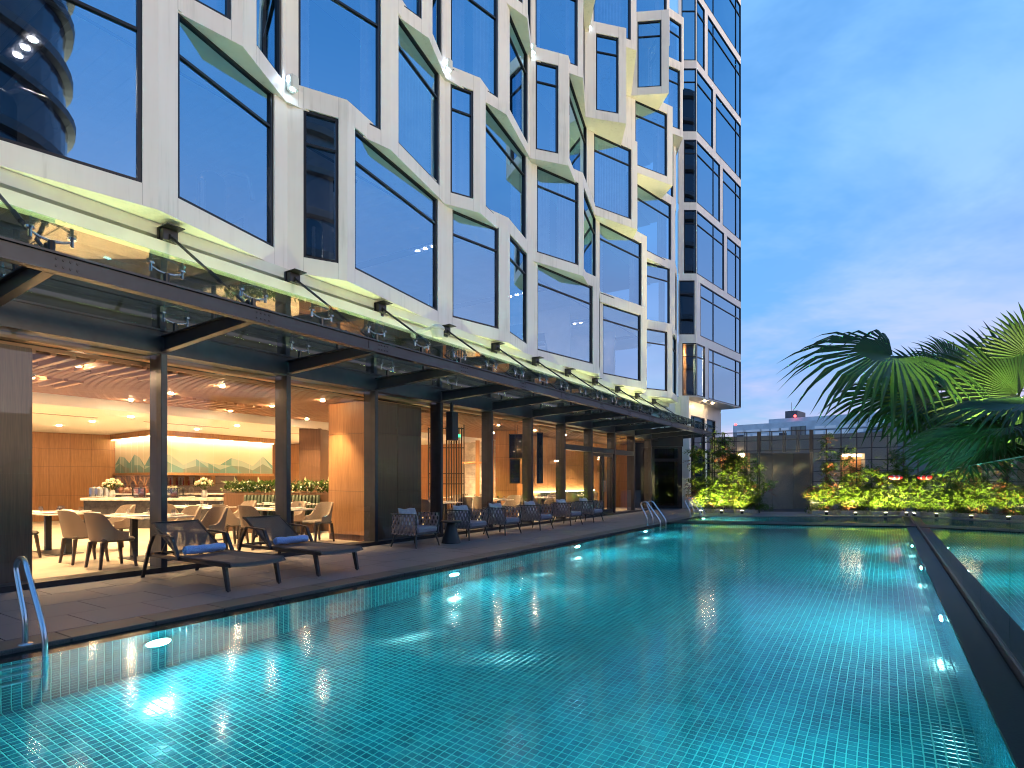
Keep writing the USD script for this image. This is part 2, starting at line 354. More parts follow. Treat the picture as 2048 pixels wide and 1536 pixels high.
# ------------------------------------------------------------------ ground, pool, deck
ZW = -0.035                        # water level
PL, PR = -5.73, 0.542               # pool walls (across)
PD = 1.230                          # pool depth
Q0 = -2.2
mainpool = [(PL, Q0), (PR, Q0), (PR, 20.9), (PL, 18.7)]
kidpool = [(PL, 20.0), (PR, 22.2), (PR, 26.7), (PL, 22.75)]
g = FB()
outer = Polygon([(-60, -60), (200, -60), (200, 260), (-60, 260)])
hole = Polygon([(-11.5, -3.0), (2.0, -3.0), (2.0, 34), (-11.5, 34)])
gp = outer.difference(hole)
v, f = trimesh.creation.triangulate_polygon(gp, engine='earcut')
g.add(np.column_stack([v, np.full(len(v), -0.40)]), f)
LOOK['ground'] = None
plain('ground', (0.06, 0.055, 0.05), 0.9, nscale=0.5, namt=0.3)
build(g, 'ground', 'ground', kind='structure')

pool = thing('swimming_pool', None, None, trans(*F(-2.6, 9)) @ FR, kind='structure')
def wallquad(mb, a, b, z0, z1):
    mb.add([(a[0], a[1], z0), (b[0], b[1], z0), (b[0], b[1], z1), (a[0], a[1], z1)], [(0, 1, 2, 3)])
TS, GR = 0.064, 0.0085
def pool_shell(poly, depth, name):
    b = FB(); b.flat(poly, ZW - depth)
    build(b, 'pool_floor', 'grout', pool)
    for i in range(4):
        b = FB(); wallquad(b, poly[i], poly[(i + 1) % 4], ZW - depth, ZW - 0.012)
        build(b, 'pool_wall', 'grout', pool)
pool_shell(mainpool, PD, 'main')
pool_shell(kidpool, 0.718, 'kid')
def tile_grid(org, eu, ev, nrm, nu, nv, keep):
    """square tiles standing 4 mm proud of the grout; returns centres"""
    out = []
    for i in range(nu):
        for j in range(nv):
            c = org + eu * (i + .5) * TS + ev * (j + .5) * TS
            if keep(c):
                out.append(c)
    return np.array(out)
def tile_mesh(cs, eu, ev, nrm, M=FR, hs=None):
    h = TS / 2 - GR / 2; h2 = h - 0.003
    corners = np.array([(-1, -1), (1, -1), (1, 1), (-1, 1)])
    low = corners[:, :1] * eu * h + corners[:, 1:] * ev * h
    top = corners[:, :1] * eu * h2 + corners[:, 1:] * ev * h2 + nrm * 0.004
    loc = np.vstack([low, top])
    v = (np.asarray(cs)[:, None, :] + loc[None]).reshape(-1, 3)
    fl = np.array([(4, 5, 6), (4, 6, 7), (0, 1, 5), (0, 5, 4), (1, 2, 6), (1, 6, 5), (2, 3, 7), (2, 7, 6), (3, 0, 4), (3, 4, 7)])
    f = (np.arange(len(cs))[:, None, None] * 8 + fl[None]).reshape(-1, 3)
    mb = MB(M); mb.add(v, f); return mb
ex, ey, ez = np.eye(3)
def lay(poly, depth, qmax, single):
    zf = ZW - depth
    def inq(c):
        q1 = poly[3][1] + (poly[2][1] - poly[3][1]) * (c[0] - PL) / (PR - PL)
        q0 = poly[0][1] + (poly[1][1] - poly[0][1]) * (c[0] - PL) / (PR - PL)
        return q0 + TS < c[1] < min(q1 - TS, qmax)
    nq = int((max(p[1] for p in poly) - min(p[1] for p in poly)) / TS); qs = min(p[1] for p in poly)
    sets = [(tile_grid(np.array([PL, qs, zf]), ex, ey, ez, int((PR - PL) / TS + .01), nq, inq), ex, ey, ez)]
    nz = int((depth - 0.0135) / TS + .01)
    def inw(x):
        def k(c):
            q1 = poly[3][1] if x < -1 else poly[2][1]; q0 = poly[0][1] if x < -1 else poly[1][1]
            return q0 + TS < c[1] < min(q1 - TS, qmax)
        return k
    ztop = ZW - 0.014
    sets.append((tile_grid(np.array([PL, qs, ztop]), ey, -ez, ex, nq, nz, inw(PL)), ey, -ez, ex))
    sets.append((tile_grid(np.array([PR, qs, ztop]), ey, -ez, -ex, nq, nz, inw(PR)), ey, -ez, -ex))
    a, b2 = np.array([*poly[3], 0.0]), np.array([*poly[2], 0.0]); d = b2 - a; L = np.linalg.norm(d); d /= L
    nn = np.array([d[1], -d[0], 0.0])
    sets.append((tile_grid(np.array([a[0], a[1], ztop]), d, -ez, nn, int(L / TS), nz, lambda c: True), d, -ez, nn))
    # the tiles nearest to the camera are single pieces, the rest one mass
    allc = np.vstack([s[0] for s in sets if len(s[0])]); idx = np.concatenate([np.full(len(s[0]), i) for i, s in enumerate(sets) if len(s[0])])
    cam_f = np.array([0, 0, H])
    rel = allc - cam_f
    wx = allc[:, 0] * CT + allc[:, 1] * ST; wy = -allc[:, 0] * ST + allc[:, 1] * CT
    seen = (wy > 1.2) & (np.abs(wx / np.maximum(wy, .1)) < 0.86) & ((allc[:, 2] - H) / np.maximum(wy, .1) > -0.62)
    dist = np.linalg.norm(rel, axis=1) + np.where(seen, 0, 1e3)
    order = np.argsort(dist)
    ones = set(order[:single].tolist()) if single else set()
    rng = np.random.RandomState(3)
    mats = ['pool_tile', 'pool_tile_deep', 'pool_tile_pale']
    pick = rng.choice(3, len(allc), p=[.6, .25, .15])
    bulk = {}
    for i, s in enumerate(sets):
        sel = np.where(idx == i)[0]
        rest = np.array([k for k in sel if k not in ones])
        for m_ in range(3):
            r_ = rest[pick[rest] == m_] if len(rest) else rest
            if len(r_):
                mb = tile_mesh(allc[r_], *s[1:])
                bulk.setdefault(m_, MB()); vv, ff = mb.mesh(); bulk[m_].add(vv, ff)
    for m_, mb in bulk.items():
        build(mb, 'mosaic_tiles', mats[m_], pool, kind='stuff')
    for k in ones:
        build(tile_mesh(allc[k:k + 1], *sets[idx[k]][1:]), 'tile', mats[pick[k]], pool)
lay(mainpool, PD, 99, 290)
lay(kidpool, 0.718, 99, 0)
# water sheets
def water(poly, label):
    b = FB(); b.flat(poly, ZW)
    return build(b, 'water', 'pool_water', kind='structure')
water([(-5.985, Q0), (PR + .02, Q0), (PR + .02, 20.917), (-5.985, 18.62)], '')
water([(-5.985, 19.90), (PR + .02, 22.20), (PR + .02, 26.68), (-5.985, 22.7)], '')
# overflow ledge under a film of water, divider, end walls
b = FB(); b.box(-5.995, PL - .003, Q0, 24, -0.3, ZW - 0.012); build(b, 'overflow_ledge', 'wet_granite', pool)
b = FB(); b.prism([(-6.0, 18.625), (PR + .3, 21.025), (PR + .3, 22.285), (-6.0, 19.885)], -0.3, 0.0)
build(b, 'pool_divider', 'wet_granite', pool)
# lamps in the pool walls
def pool_lamp(p, q, z, nx, kid=False, side='left'):
    M = trans(*F(p, q, z)) @ FR
    t = thing('pool_lamp', None, None, M, group='round lamps set in the pool walls')
    b = FB(); b.cyl((p, q, z), (p + nx * .030, q, z), .135, n=24); build(b, 'rim', 'stainless', t)
    b = FB(); b.cyl((p + nx * .031, q, z), (p + nx * .045, q, z), .105, .095, n=24); build(b, 'lens', 'pool_lamp', t)
    return t
lampq = [2.78, 7.2, 11.55, 15.85]
names = ['nearest pool lamp glowing in the left wall beside the near ladder', 'lamp in left pool wall opposite the first woven armchair', 'lamp in left pool wall opposite the middle armchairs', 'lamp in left pool wall just before the far ladder']
for q, nm in zip(lampq, names):
    tag(pool_lamp(PL, q, ZW - 0.40, 1), nm, 'pool lamp')
names = ['nearest lamp in the right pool wall beside the glass balustrade', 'middle lamp in the right pool wall beside the glass balustrade', 'farthest lamp in the right pool wall near the pool divider']
for q, nm in zip([7.75, 11.8, 15.5], names):
    tag(pool_lamp(PR, q, ZW - 0.34, -1), nm, 'pool lamp')
tag(pool_lamp(PR, 3.4, ZW - 0.34, -1), 'lamp in the right pool wall close to the camera', 'pool lamp')
tag(pool_lamp(PL, 22.1, ZW - 0.25, 1), 'lamp in the small far pool beside its ladder', 'pool lamp')

# deck slabs
deck = thing('pool_deck', None, None, trans(*F(-7.6, 9)) @ FR, kind='structure')
b = FB(); b.box(-9.6, -6.0, -3, 34, -0.35, -0.010)
b.prism([(-6.0, 23.0), (0.6, 27.0), (0.6, 34), (-6.0, 34)], -0.35, -0.010); build(b, 'bedding', 'joint_grey', deck)
rows = [(-9.30, -8.46), (-8.46, -7.76), (-7.76, -7.06), (-7.06, -6.36)]
for i in range(44):
    q = -2.7 + .7 * i
    for r_, (a, c) in enumerate(rows):
        off = 0.0 if r_ % 2 == 0 else 0.35
        dz = rnd.uniform(-0.0015, 0.0015)
        b = FB(); b.cbox(a + .003, c - .003, q + off + .003, q + off + .697, -0.05, dz, .004)
        build(b, 'paving_slab', rnd.choice(['deck_granite', 'deck_granite', 'deck_granite_worn']), deck)
for i in range(37):
    q = -2.7 + .7 * i
    if q + .7 < 22.9:
        b = FB(); b.cbox(-6.357, -6.0, q + .003, q + .697, -0.06, 0.0, .006); build(b, 'coping_stone', 'coping_granite', deck)
# deck beyond the small pool
for i in range(12):
    a = -6.36 + .7 * i
    qa = (22.75 + (26.7 - 22.75) * (a - PL) / (PR - PL))
    for j in range(5):
        q = qa + .1 + .7 * j
        if q < 30:
            b = FB(); b.prism([(a + .003, q), (a + .697, q + .44), (a + .697, q + 1.135), (a + .003, q + .694)], -.05, 0.0); build(b, 'paving_slab', 'deck_granite', deck)
# right-hand coping, channel and balustrade
b = FB(); b.box(PR + .003, .78, Q0, 30, -1.5, -0.022); build(b, 'side_coping', 'wet_granite', pool)
bal = thing('glass_balustrade', 'long frameless glass balustrade on a dark rail along right side of pool', 'glass railing', trans(*F(.82, 9)) @ FR)
b = FB(); b.cbox(.798, .848, Q0, 26.6, -0.06, 0.045, .010); build(b, 'base_rail', 'coping_granite', bal)
q = -2.1
while q < 26.3:
    b = FB(); b.box(.814, .828, q + .006, q + 1.59, .03, 1.540); gp_ = build(b, 'glass_panel', 'balustrade_glass', bal)
    b = FB(); b.box(.812, .830, q + .006, q + 1.59, 1.541, 1.549); build(b, 'polished_edge', 'glass_edge', gp_); q += 1.6
# terrace on the right of the glass
b = FB(); b.box(.95, 12, -3, 34, -1.4, -1.0); build(b, 'terrace', 'wet_granite', kind='structure')

def spot(parent, pos, aim, inten, cone, col, rad=.03, soft=.7):
    l = UsdLux.SphereLight.Define(stage, uniq(parent, 'spot_beam')); l.CreateRadiusAttr(rad); l.CreateIntensityAttr(inten); l.CreateColorAttr(Gf.Vec3f(*col))
    sh = UsdLux.ShapingAPI.Apply(l.GetPrim()); sh.CreateShapingConeAngleAttr(cone); sh.CreateShapingConeSoftnessAttr(soft)
    z = -np.asarray(aim, float); z /= np.linalg.norm(z); up = np.array([0, 0, 1.]) if abs(z[2]) < .9 else np.array([1., 0, 0])
    xa = np.cross(up, z); xa /= np.linalg.norm(xa); ya = np.cross(z, xa)
    M = np.eye(4); M[:3, 0], M[:3, 1], M[:3, 2], M[:3, 3] = xa, ya, z, pos
    UsdGeom.Xformable(l).AddTransformOp().Set(Gf.Matrix4d(*(M.T.ravel().tolist())))
UsdGeom.Xform.Define(stage, '/World/plant_beams')

# ================================================================== HOTEL BUILDING
HB = thing('hotel_building', 'tall hotel with folded white facade of tilted windows above a glass-fronted restaurant', 'building', trans(*F(-9.1, 12)) @ FR)
ZF = [5.17 + 3.03 * k for k in range(6)]
FL = [
    [(-3.0, -8.9), (0.0, -8.6), (1.9, -9.14), (4.18, -8.58), (6.68, -9.14), (7.615, -8.62), (11.32, -9.2), (13.44, -8.75), (15.7, -9.25), (19.2, -8.63), (20.6, -9.2), (23.6, -8.42), (25.0, -9.2), (26.7, -8.31), (28.45, -8.6)],
    [(-2, -8.7), (2.4, -9.1), (5.40, -8.5), (6.6, -9.08), (8.74, -8.59), (11.16, -9.14), (12.05, -8.7), (15.5, -9.24), (17.63, -8.5), (20.3, -9.2), (23.7, -8.45), (25, -9.2), (27.1, -8.3), (28.4, -8.6)],
    [(2, -8.9), (5.0, -8.6), (7.0, -9.1), (9.9, -8.56), (11.1, -9.06), (13.1, -8.59), (15.26, -9.14), (16.27, -8.35), (19.5, -9.2), (21.9, -8.2), (23.5, -9.2), (27.3, -8.35), (28.3, -8.7)],
    [(8, -8.6), (11.2, -9.1), (13.87, -8.4), (15.3, -9.1), (16.9, -8.14), (18.75, -8.94), (19.9, -7.87), (22.3, -9.25), (25.2, -7.82), (26.5, -9), (27.6, -8.4), (28.3, -8.7)],
    [(12, -8.6), (15, -9.1), (17.5, -7.95), (18.9, -8.9), (20.6, -7.75), (22.9, -8.85), (23.6, -7.48), (25.2, -8.9), (27, -7.9), (28.3, -8.6)],
    [(14, -8.6), (18, -9.0), (21, -8), (22.5, -8.9), (25, -7.9), (26.5, -8.9), (28.2, -8.2)]]
WPX = [{2: (None, 285), 3: (356, 549), 4: (607, 677.5), 5: (710, 876), 6: (905, 998), 7: (1020, 1054.7), 8: (1075, 1186), 10: (None, 1282), 12: (None, 1335), 13: (1345, 1353)},
       {1: (None, 463), 2: (513, 565), 3: (597, 762), 4: (797, 879.5), 5: (901, 947), 6: (971.5, 1052.7), 7: (1074, 1157.5), 9: (None, 1283.5), 11: (None, 1340)},
       {2: (None, 843.7), 3: (865, 884.5), 4: (902, 996.5), 5: (1019.5, 1056), 6: (1071.5, 1117), 8: (1188, 1263), 10: (None, 1342.7)},
       {3: (1071, 1155.8), 5: (1192, 1237.5), 7: (1270.5, 1334.7)}, {3: (1187, 1262), 5: (1274.7, 1323)}, {}]
def facet_frame(a, b):
    d = np.array([b[1] - a[1], b[0] - a[0], 0.0]); L = np.linalg.norm(d); d /= L      # (p, q)
    n = np.array([d[1], -d[0], 0.0])
    return d, n, L
def window(origin, d, n, u0, u1, z0, z1, parent, rec=0.075, transom=0.62, pane='coated_pane', fr=0.055, mulls=()):
    """black frame with panes set in an opening of a wall facet; origin at facet start, u along it"""
    M = np.eye(4); M[:3, 0] = d; M[:3, 1] = n; M[:3, 2] = (0, 0, 1); M[:3, 3] = (origin[0], origin[1], 0)
    b = MB(FR @ M)
    y0, y1 = -rec - .05, -rec + .045
    b.box(u0, u0 + fr, y0, y1, z0, z1); b.box(u1 - fr, u1, y0, y1, z0, z1)
    b.box(u0 + fr, u1 - fr, y0, y1 - .002, z0, z0 + fr); b.box(u0 + fr, u1 - fr, y0, y1 - .002, z1 - fr, z1)
    zt = [z0 + fr] + ([z1 - transom] if transom else []) + [z1 - fr]
    if transom:
        b.box(u0 + fr, u1 - fr, y0, y1 - .01, z1 - transom - .02, z1 - transom + .02)
    for m in mulls:
        b.box(m - .015, m + .015, y0, y1 - .012, z0 + fr, z1 - fr)
    w = build(b, 'window', 'window_frame', parent)
    us = [u0 + fr] + list(mulls) + [u1 - fr]
    for i in range(len(zt) - 1):
        for j in range(len(us) - 1):
            b = MB(FR @ M)
            b.add([(us[j], -rec, zt[i]), (us[j + 1], -rec, zt[i]), (us[j + 1], -rec, zt[i + 1]), (us[j], -rec, zt[i + 1])], [(0, 1, 2, 3)])
            build(b, 'pane', pane, w)
    return w
def facet(a, b_, z0, z1, win, parent, mat='facade_paint', wz=None, rec=0.075, **kw):
    d, n, L = facet_frame(a, b_)
    # make the outward normal point to the pool side
    o = np.array([a[1], a[0], 0.0])
    M = np.eye(4); M[:3, 0] = d; M[:3, 1] = n; M[:3, 2] = (0, 0, 1); M[:3, 3] = o
    mb = MB(FR @ M)
    def quad(u0, u1, zz0, zz1):
        mb.add([(u0, 0, zz0), (u1, 0, zz0), (u1, 0, zz1), (u0, 0, zz1)], [(0, 1, 2, 3)])
    if win is None:
        quad(0, L, z0, z1)
    else:
        u0, u1 = win; w0, w1 = wz
        quad(0, L, z0, w0); quad(0, L, w1, z1); quad(0, u0, w0, w1); quad(u1, L, w0, w1)
        r = rec + .06
        mb.add([(u0, 0, w0), (u0, -r, w0), (u0, -r, w1), (u0, 0, w1)], [(0, 1, 2, 3)])
        mb.add([(u1, 0, w0), (u1, -r, w0), (u1, -r, w1), (u1, 0, w1)], [(3, 2, 1, 0)])
        mb.add([(u0, 0, w0), (u1, 0, w0), (u1, -r, w0), (u0, -r, w0)], [(0, 1, 2, 3)])
        mb.add([(u0, 0, w1), (u1, 0, w1), (u1, -r, w1), (u0, -r, w1)], [(3, 2, 1, 0)])
    build(mb, 'facade_panel', mat, parent)
    if win is not None:
        window(o, d, n, win[0], win[1], wz[0], wz[1], parent, rec=rec, **kw)
for k, pts in enumerate(FL):
    z0, z1 = ZF[k], ZF[k] + 3.45
    for i in range(len(pts) - 1):
        a, b_ = pts[i], pts[i + 1]
        d, n, L = facet_frame(a, b_)
        px = WPX[k].get(i, (None, None))
        us = []
        for x, dflt in zip(px, (.17, L - .17)):
            us.append(dflt if x is None else (pxline(x, a[0], a[1], b_[0], b_[1]) - a[0]) / (b_[0] - a[0]) * L)
        u0, u1 = max(.05, us[0]), min(L - .04, us[1])
        win = (u0, u1) if u1 - u0 > .25 else None
        facet(a, b_, z0, z1, win, HB, wz=(z0 + .31, z0 + 3.055))
        M = np.eye(4); M[:3, 0] = d; M[:3, 1] = n; M[:3, 3] = (a[1], a[0], 0)
        if win:      # panel joints in the cladding at the window corners
            jb = MB(FR @ M)
            for u in win:
                jb.box(u - .003, u + .003, -.004, .0012, z0 + .01, z0 + .31); jb.box(u - .003, u + .003, -.004, .0012, z0 + 3.056, z1 - .01)
            build(jb, 'panel_joint', 'joint_dust', HB, kind='stuff')
        if win and k > 0 and L > .8:      # sheer curtains drawn partly across the room behind
            r_ = random.Random(k * 40 + i); lo, hi = u0 + .05, u1 - .05; cov = r_.choice([.35, .5, .8, 1.0]); parts_ = [(lo, lo + (hi - lo) * cov / 2), (hi - (hi - lo) * cov / 2, hi)] if cov < 1 else [(lo, hi)]
            for c0, c1 in parts_:
                nn_ = max(6, int((c1 - c0) / .03)); uu = np.linspace(c0, c1, nn_); yy = -.26 + .03 * np.sin(uu * 46 + i) + .012 * np.sin(uu * 101 + k)
                cb = MB(FR @ M); cb.add(np.vstack([np.column_stack([uu, yy, np.full(nn_, z0 + .27)]), np.column_stack([uu, yy, np.full(nn_, z0 + 3.0)])]), [(j, j + 1, nn_ + j + 1, nn_ + j) for j in range(nn_ - 1)])
                build(cb, 'curtain', 'sheer_curtain', HB, smooth=True)
    poly = [(p, q) for q, p in pts] + [(-9.9, pts[-1][0]), (-9.9, pts[0][0])]
    b = FB(); b.flat(poly, z0, True); build(b, 'soffit', 'facade_paint', HB)
    b = FB(); b.flat(poly, z1); build(b, 'ledge', 'facade_paint', HB)
    # floor slab and back wall of the rooms behind
    if k > 0:
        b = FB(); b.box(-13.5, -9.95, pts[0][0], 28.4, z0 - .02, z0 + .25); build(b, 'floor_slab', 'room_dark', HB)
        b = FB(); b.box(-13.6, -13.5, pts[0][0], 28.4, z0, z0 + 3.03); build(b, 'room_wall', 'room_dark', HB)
b = FB(); b.box(-20, -9.9, -3, 28.5, 23.8, 24.0); build(b, 'roof', 'facade_paint', HB)
# facade star lamps at the fold nodes
def star_lamp(p, q, z, dirs, label=None, s=1.0):
    b = FB(); b.cbox(p - .02, p + .15 * s, q - .085 * s, q + .085 * s, z - .14 * s, z + .14 * s, .03)
    t = build(b, 'facade_spotlight', 'camera_white', HB)
    b = FB()
    for dz in (-.085, -.03):
        b.cyl((p + .05, q - .088 * s, z + dz + .1), (p + .05, q - .10 * s, z + dz + .1), .022, n=8)
        b.cyl((p + .11, q + .02 + dz, z - .142 * s), (p + .11, q + .02 + dz, z - .152 * s), .022, n=8)
    build(b, 'lens', 'facade_lamp', t)
    for i, (dp, dq, dz) in enumerate(dirs):
        l = UsdLux.SphereLight.Define(stage, uniq('/World/facade_beams', 'beam')); l.CreateRadiusAttr(.012); l.CreateIntensityAttr(60.0 * s); l.CreateColorAttr(Gf.Vec3f(.50, .72, 1.0))
        sh = UsdLux.ShapingAPI.Apply(l.GetPrim()); sh.CreateShapingConeAngleAttr(4.0); sh.CreateShapingConeSoftnessAttr(0.6)
        o = np.array(F(p + .16 * s, q, z)); dv = np.array(F(dp, dq, dz)); dv = dv / np.linalg.norm(dv)
        o = o + dv * .16
        zax = -dv; up = np.array([0, 0, 1.]) if abs(zax[2]) < .9 else np.array([1., 0, 0])
        xa = np.cross(up, zax); xa /= np.linalg.norm(xa); ya = np.cross(zax, xa)
        M = np.eye(4); M[:3, 0], M[:3, 1], M[:3, 2], M[:3, 3] = xa, ya, zax, o
        UsdGeom.Xformable(l).AddTransformOp().Set(Gf.Matrix4d(*(M.T.ravel().tolist())))
UsdGeom.Xform.Define(stage, '/World/facade_beams')
for p, q, z, s in [(-9.02, 6.66, 8.50, 1.0), (-9.08, 11.16, 11.55, 1.0), (-9.12, 15.3, 14.55, 1.0), (-8.92, 18.9, 17.6, 1.0), (-9.1, 2.1, 5.42, .8)]:
    if z > 6:
        dirs = [(-.07, 0, 1), (-.07, 0, -1), (.10, 1.0, -.03)]
        star_lamp(p, q, z, dirs, s=s)

# ---- fascia under the first floor
b = FB(); b.box(-9.6, -9.02, -3, 28.5, 4.985, ZF[0] - .004); build(b, 'fascia', 'fascia_paint', HB)
b = FB(); b.box(-9.6, -9.17, -3, 28.5, 4.90, 4.982); b.box(-9.6, -9.06, 8.82, 28.5, 4.72, 4.898); build(b, 'fascia', 'fascia_paint', HB)
b = FB(); b.box(-9.6, -8.93, -3, 8.8, 4.72, 4.897); build(b, 'fascia', 'fascia_paint', HB)

# ---- restaurant front: sill, mullions, header beam, glass
GP = -9.14
MQ = [2.345 - 2.155 * 2 + 2.155 * k for k in range(0, 14)]          # -1.965 ... 26.05
b = FB(); b.box(-9.42, -9.06, -3, 27.0, -.02, .075); build(b, 'sill', 'black_metal', HB)
b = FB(); b.box(-9.36, -9.08, -3, 27.0, 3.285, 3.60); b.box(-9.40, -9.06, -3, 27.0, 3.60, 3.63); b.box(-9.38, -9.055, -3, 27.0, 3.26, 3.283); build(b, 'header_beam', 'canopy_steel', HB)
b = FB(); b.box(-9.36, -9.10, -3, 27.0, 4.56, 4.718); build(b, 'upper_rail', 'black_metal', HB)
for q in MQ:
    if q > 2.4:
        b = FB(); b.cbox(-9.40, -9.06, q - .045, q + .045, .07, 3.262, .006); build(b, 'mullion', 'canopy_steel', HB)
    b = FB(); b.box(-9.34, -9.09, q - .045, q + .045, 3.632, 4.558); build(b, 'clerestory_mullion', 'canopy_steel', HB)
def pane_q(q0, q1, z0, z1, p=GP, mat='curtain_glass', name='pane'):
    b = FB(); b.add([(p, q0, z0), (p, q1, z0), (p, q1, z1), (p, q0, z1)], [(0, 1, 2, 3)]); build(b, name, mat, HB)
for i in range(len(MQ) - 1):
    q0, q1 = MQ[i] + (.046 if MQ[i] > 2.4 else 0), MQ[i + 1] - (.046 if MQ[i + 1] > 2.4 else 0)
    if abs(MQ[i] - 19.585) > .2:
        pane_q(q0, q1, .076, 3.259)
    pane_q(MQ[i] + .046, MQ[i + 1] - .046, 3.632, 4.558)
# transoms and the double door in the far bays
for i in range(9, 12):
    b = FB(); b.box(-9.30, -9.08, MQ[i] + .046, MQ[i + 1] - .046, 2.42, 2.60); build(b, 'transom', 'canopy_steel', HB)
qd = 19.585
for s in (0, 1):
    q0 = qd + .10 + s * 0.98; q1 = q0 + .95
    b = FB(); b.box(-9.20, -9.10, q0, q0 + .10, .08, 2.40); b.box(-9.20, -9.10, q1 - .10, q1, .08, 2.40); b.box(-9.20, -9.10, q0 + .10, q1 - .10, .08, .24); b.box(-9.20, -9.10, q0 + .10, q1 - .10, 2.28, 2.40)
    dr = build(b, 'door', 'black_metal', HB)
    b = FB(); b.add([(-9.15, q0 + .1, .24), (-9.15, q1 - .1, .24), (-9.15, q1 - .1, 2.28), (-9.15, q0 + .1, 2.28)], [(0, 1, 2, 3)]); build(b, 'pane', 'curtain_glass', dr)
    b = FB(); qh = q1 - .06 if s == 0 else q0 + .06
    b.tube([(-9.095, qh, .95), (-9.04, qh, .95), (-9.04, qh, 1.35), (-9.095, qh, 1.35)], .012, 6); build(b, 'handle', 'stainless', dr)
pane_q(qd + .046, qd + 2.109, 2.60, 3.259)

# ---- end wall with a dark glazed door, facing the camera, and the tower's base column
DE = 27.6
DT = 28.6
KT = DT / 24.9
ztb = 5.49
def camq(mb, x0, x1, D, z0, z1):
    mb.add([(x0, D, z0), (x1, D, z0), (x1, D, z1), (x0, D, z1)], [(0, 1, 2, 3)])
def cx(px, D):
    return (px - 1024) / 1162 * D
def cbx(mb, px0, px1, D0, D1, z0, z1):
    """box whose front face shows between two pixel columns at depth D0, sides running straight back"""
    mb.box(cx(px0, D0), cx(px1, D0), D0, D1, z0, z1)
b = MB(); cbx(b, 1268, 1290, DE, DE + .3, 0, 3.5); cbx(b, 1290, 1366, DE, DE + .3, 2.95 + .02, 3.5); build(b, 'end_wall', 'black_metal', HB)
b = MB()
for a, c in ((1300, 1309), (1356, 1364)):
    cbx(b, a, c, DE, DE + .1, .02, 2.96)
cbx(b, 1309, 1356, DE, DE + .1, .02, .16); cbx(b, 1309, 1356, DE, DE + .1, 2.26, 2.40); cbx(b, 1309, 1356, DE, DE + .1, 2.88, 2.96)
dr = build(b, 'door', 'black_metal', HB)
b = MB(); camq(b, cx(1309, DE), cx(1356, DE), DE + .05, .16, 2.26); camq(b, cx(1309, DE), cx(1356, DE), DE + .05, 2.40, 2.88); build(b, 'pane', 'dark_pane', dr)
b = MB(); camq(b, cx(1290, DE), cx(1300, DE), DE + .06, .02, 2.95); build(b, 'pane', 'dark_pane', HB)
b = MB(); cbx(b, 1285, 1368, DE + 2.2, DE + 2.3, 0, 3.4); build(b, 'wood_wall', 'walnut_panel', HB)
# tower base column
b = MB(); cbx(b, 1362, 1377.8, DT + .02, DT + 4, 0, ztb - .004); build(b, 'tower_column', 'facade_paint', HB)
b = MB(); cbx(b, 1350, 1361.9, DT + .06, DT + 1.5, 3.6, ztb - .004); build(b, 'end_wall', 'fascia_paint', HB)

# ---- corner tower: narrow front face and a long receding face
C0 = (cx(1357, DT), DT); C1 = (cx(1393, DT), DT)
dl = np.array([.866, 1.0]); dl /= np.linalg.norm(dl)
LT = 5.33 * KT
C2 = (C1[0] + dl[0] * LT, C1[1] + dl[1] * LT)
C3 = (C0[0] + 2.3, C0[1] + 7.2)
def tower_face(a, b_, wins, z_rows, trans_rows):
    a = np.array(a); b_ = np.array(b_); d2 = b_ - a; L = np.linalg.norm(d2); d2 /= L
    d = np.array([d2[0], d2[1], 0]); n = np.array([d2[1], -d2[0], 0.0])
    M = np.eye(4); M[:3, 0] = d; M[:3, 1] = n; M[:3, 2] = (0, 0, 1); M[:3, 3] = (a[0], a[1], 0)
    return M, L
zr = [(4.965, 5.24), (7.62 - .0, 7.62)]
rows_z = [(5.0, 7.25), (7.62, 9.93), (10.23, 12.95), (13.0 + .28, 15.96), (16.32, 19.02), (19.36, 22.06), (22.40, 25.0)]
rows_z = [(H + (a - H) * KT, H + (c - H) * KT) for a, c in rows_z]
front_px = [(1364.5, 1393), (1358.5, 1389), (1368, 1392.3), (1368, 1392.3), (1362, 1392), (1363, 1391.5), (1363, 1391.5)]
long_px = [[(1393.6, 1410), (1417, 1482)], [(1400.5, 1482)], [(1393.6, 1448), (1454, 1482)], [(1393.6, 1440), (1445.5, 1482)], [(1393.6, 1426), (1431.5, 1482)], [(1393.6, 1409.5), (1415.5, 1482)], [(1393.6, 1398), (1404, 1482)]]
def s_of(px):      # distance along the long face where a pixel column meets it
    r = (px - 1024) / 1162
    return (r * C1[1] - C1[0]) / (dl[0] - r * dl[1])
MF, LF = tower_face(C0, C1, 0, 0, 0)
ML, LL = tower_face(C1, C2, 0, 0, 0)
# in front-face coordinates: x along, y outward
def tower_wall(M, L, rws):
    zprev = ztb
    for z0, z1, spans in rws:
        mb = MB(M)
        mb.add([(0, 0, zprev), (L, 0, zprev), (L, 0, z0), (0, 0, z0)], [(0, 1, 2, 3)])
        mb.add([(0, 0, z0), (L, 0, z0), (L, -.16, z0), (0, -.16, z0)], [(0, 1, 2, 3)])
        mb.add([(0, 0, z1), (L, 0, z1), (L, -.16, z1), (0, -.16, z1)], [(3, 2, 1, 0)])
        edges = [0] + [e for s in spans for e in s] + [L]
        for i in range(0, len(edges), 2):
            if edges[i + 1] - edges[i] > .01:
                mb.box(edges[i], edges[i + 1], -.16, 0, z0, z1)
        build(mb, 'facade_panel', 'facade_paint', HB)
        zprev = z1
    mb = MB(M); mb.add([(0, 0, zprev), (L, 0, zprev), (L, 0, 29), (0, 0, 29)], [(0, 1, 2, 3)]); build(mb, 'facade_panel', 'facade_paint', HB)
frows, lrows = [], []
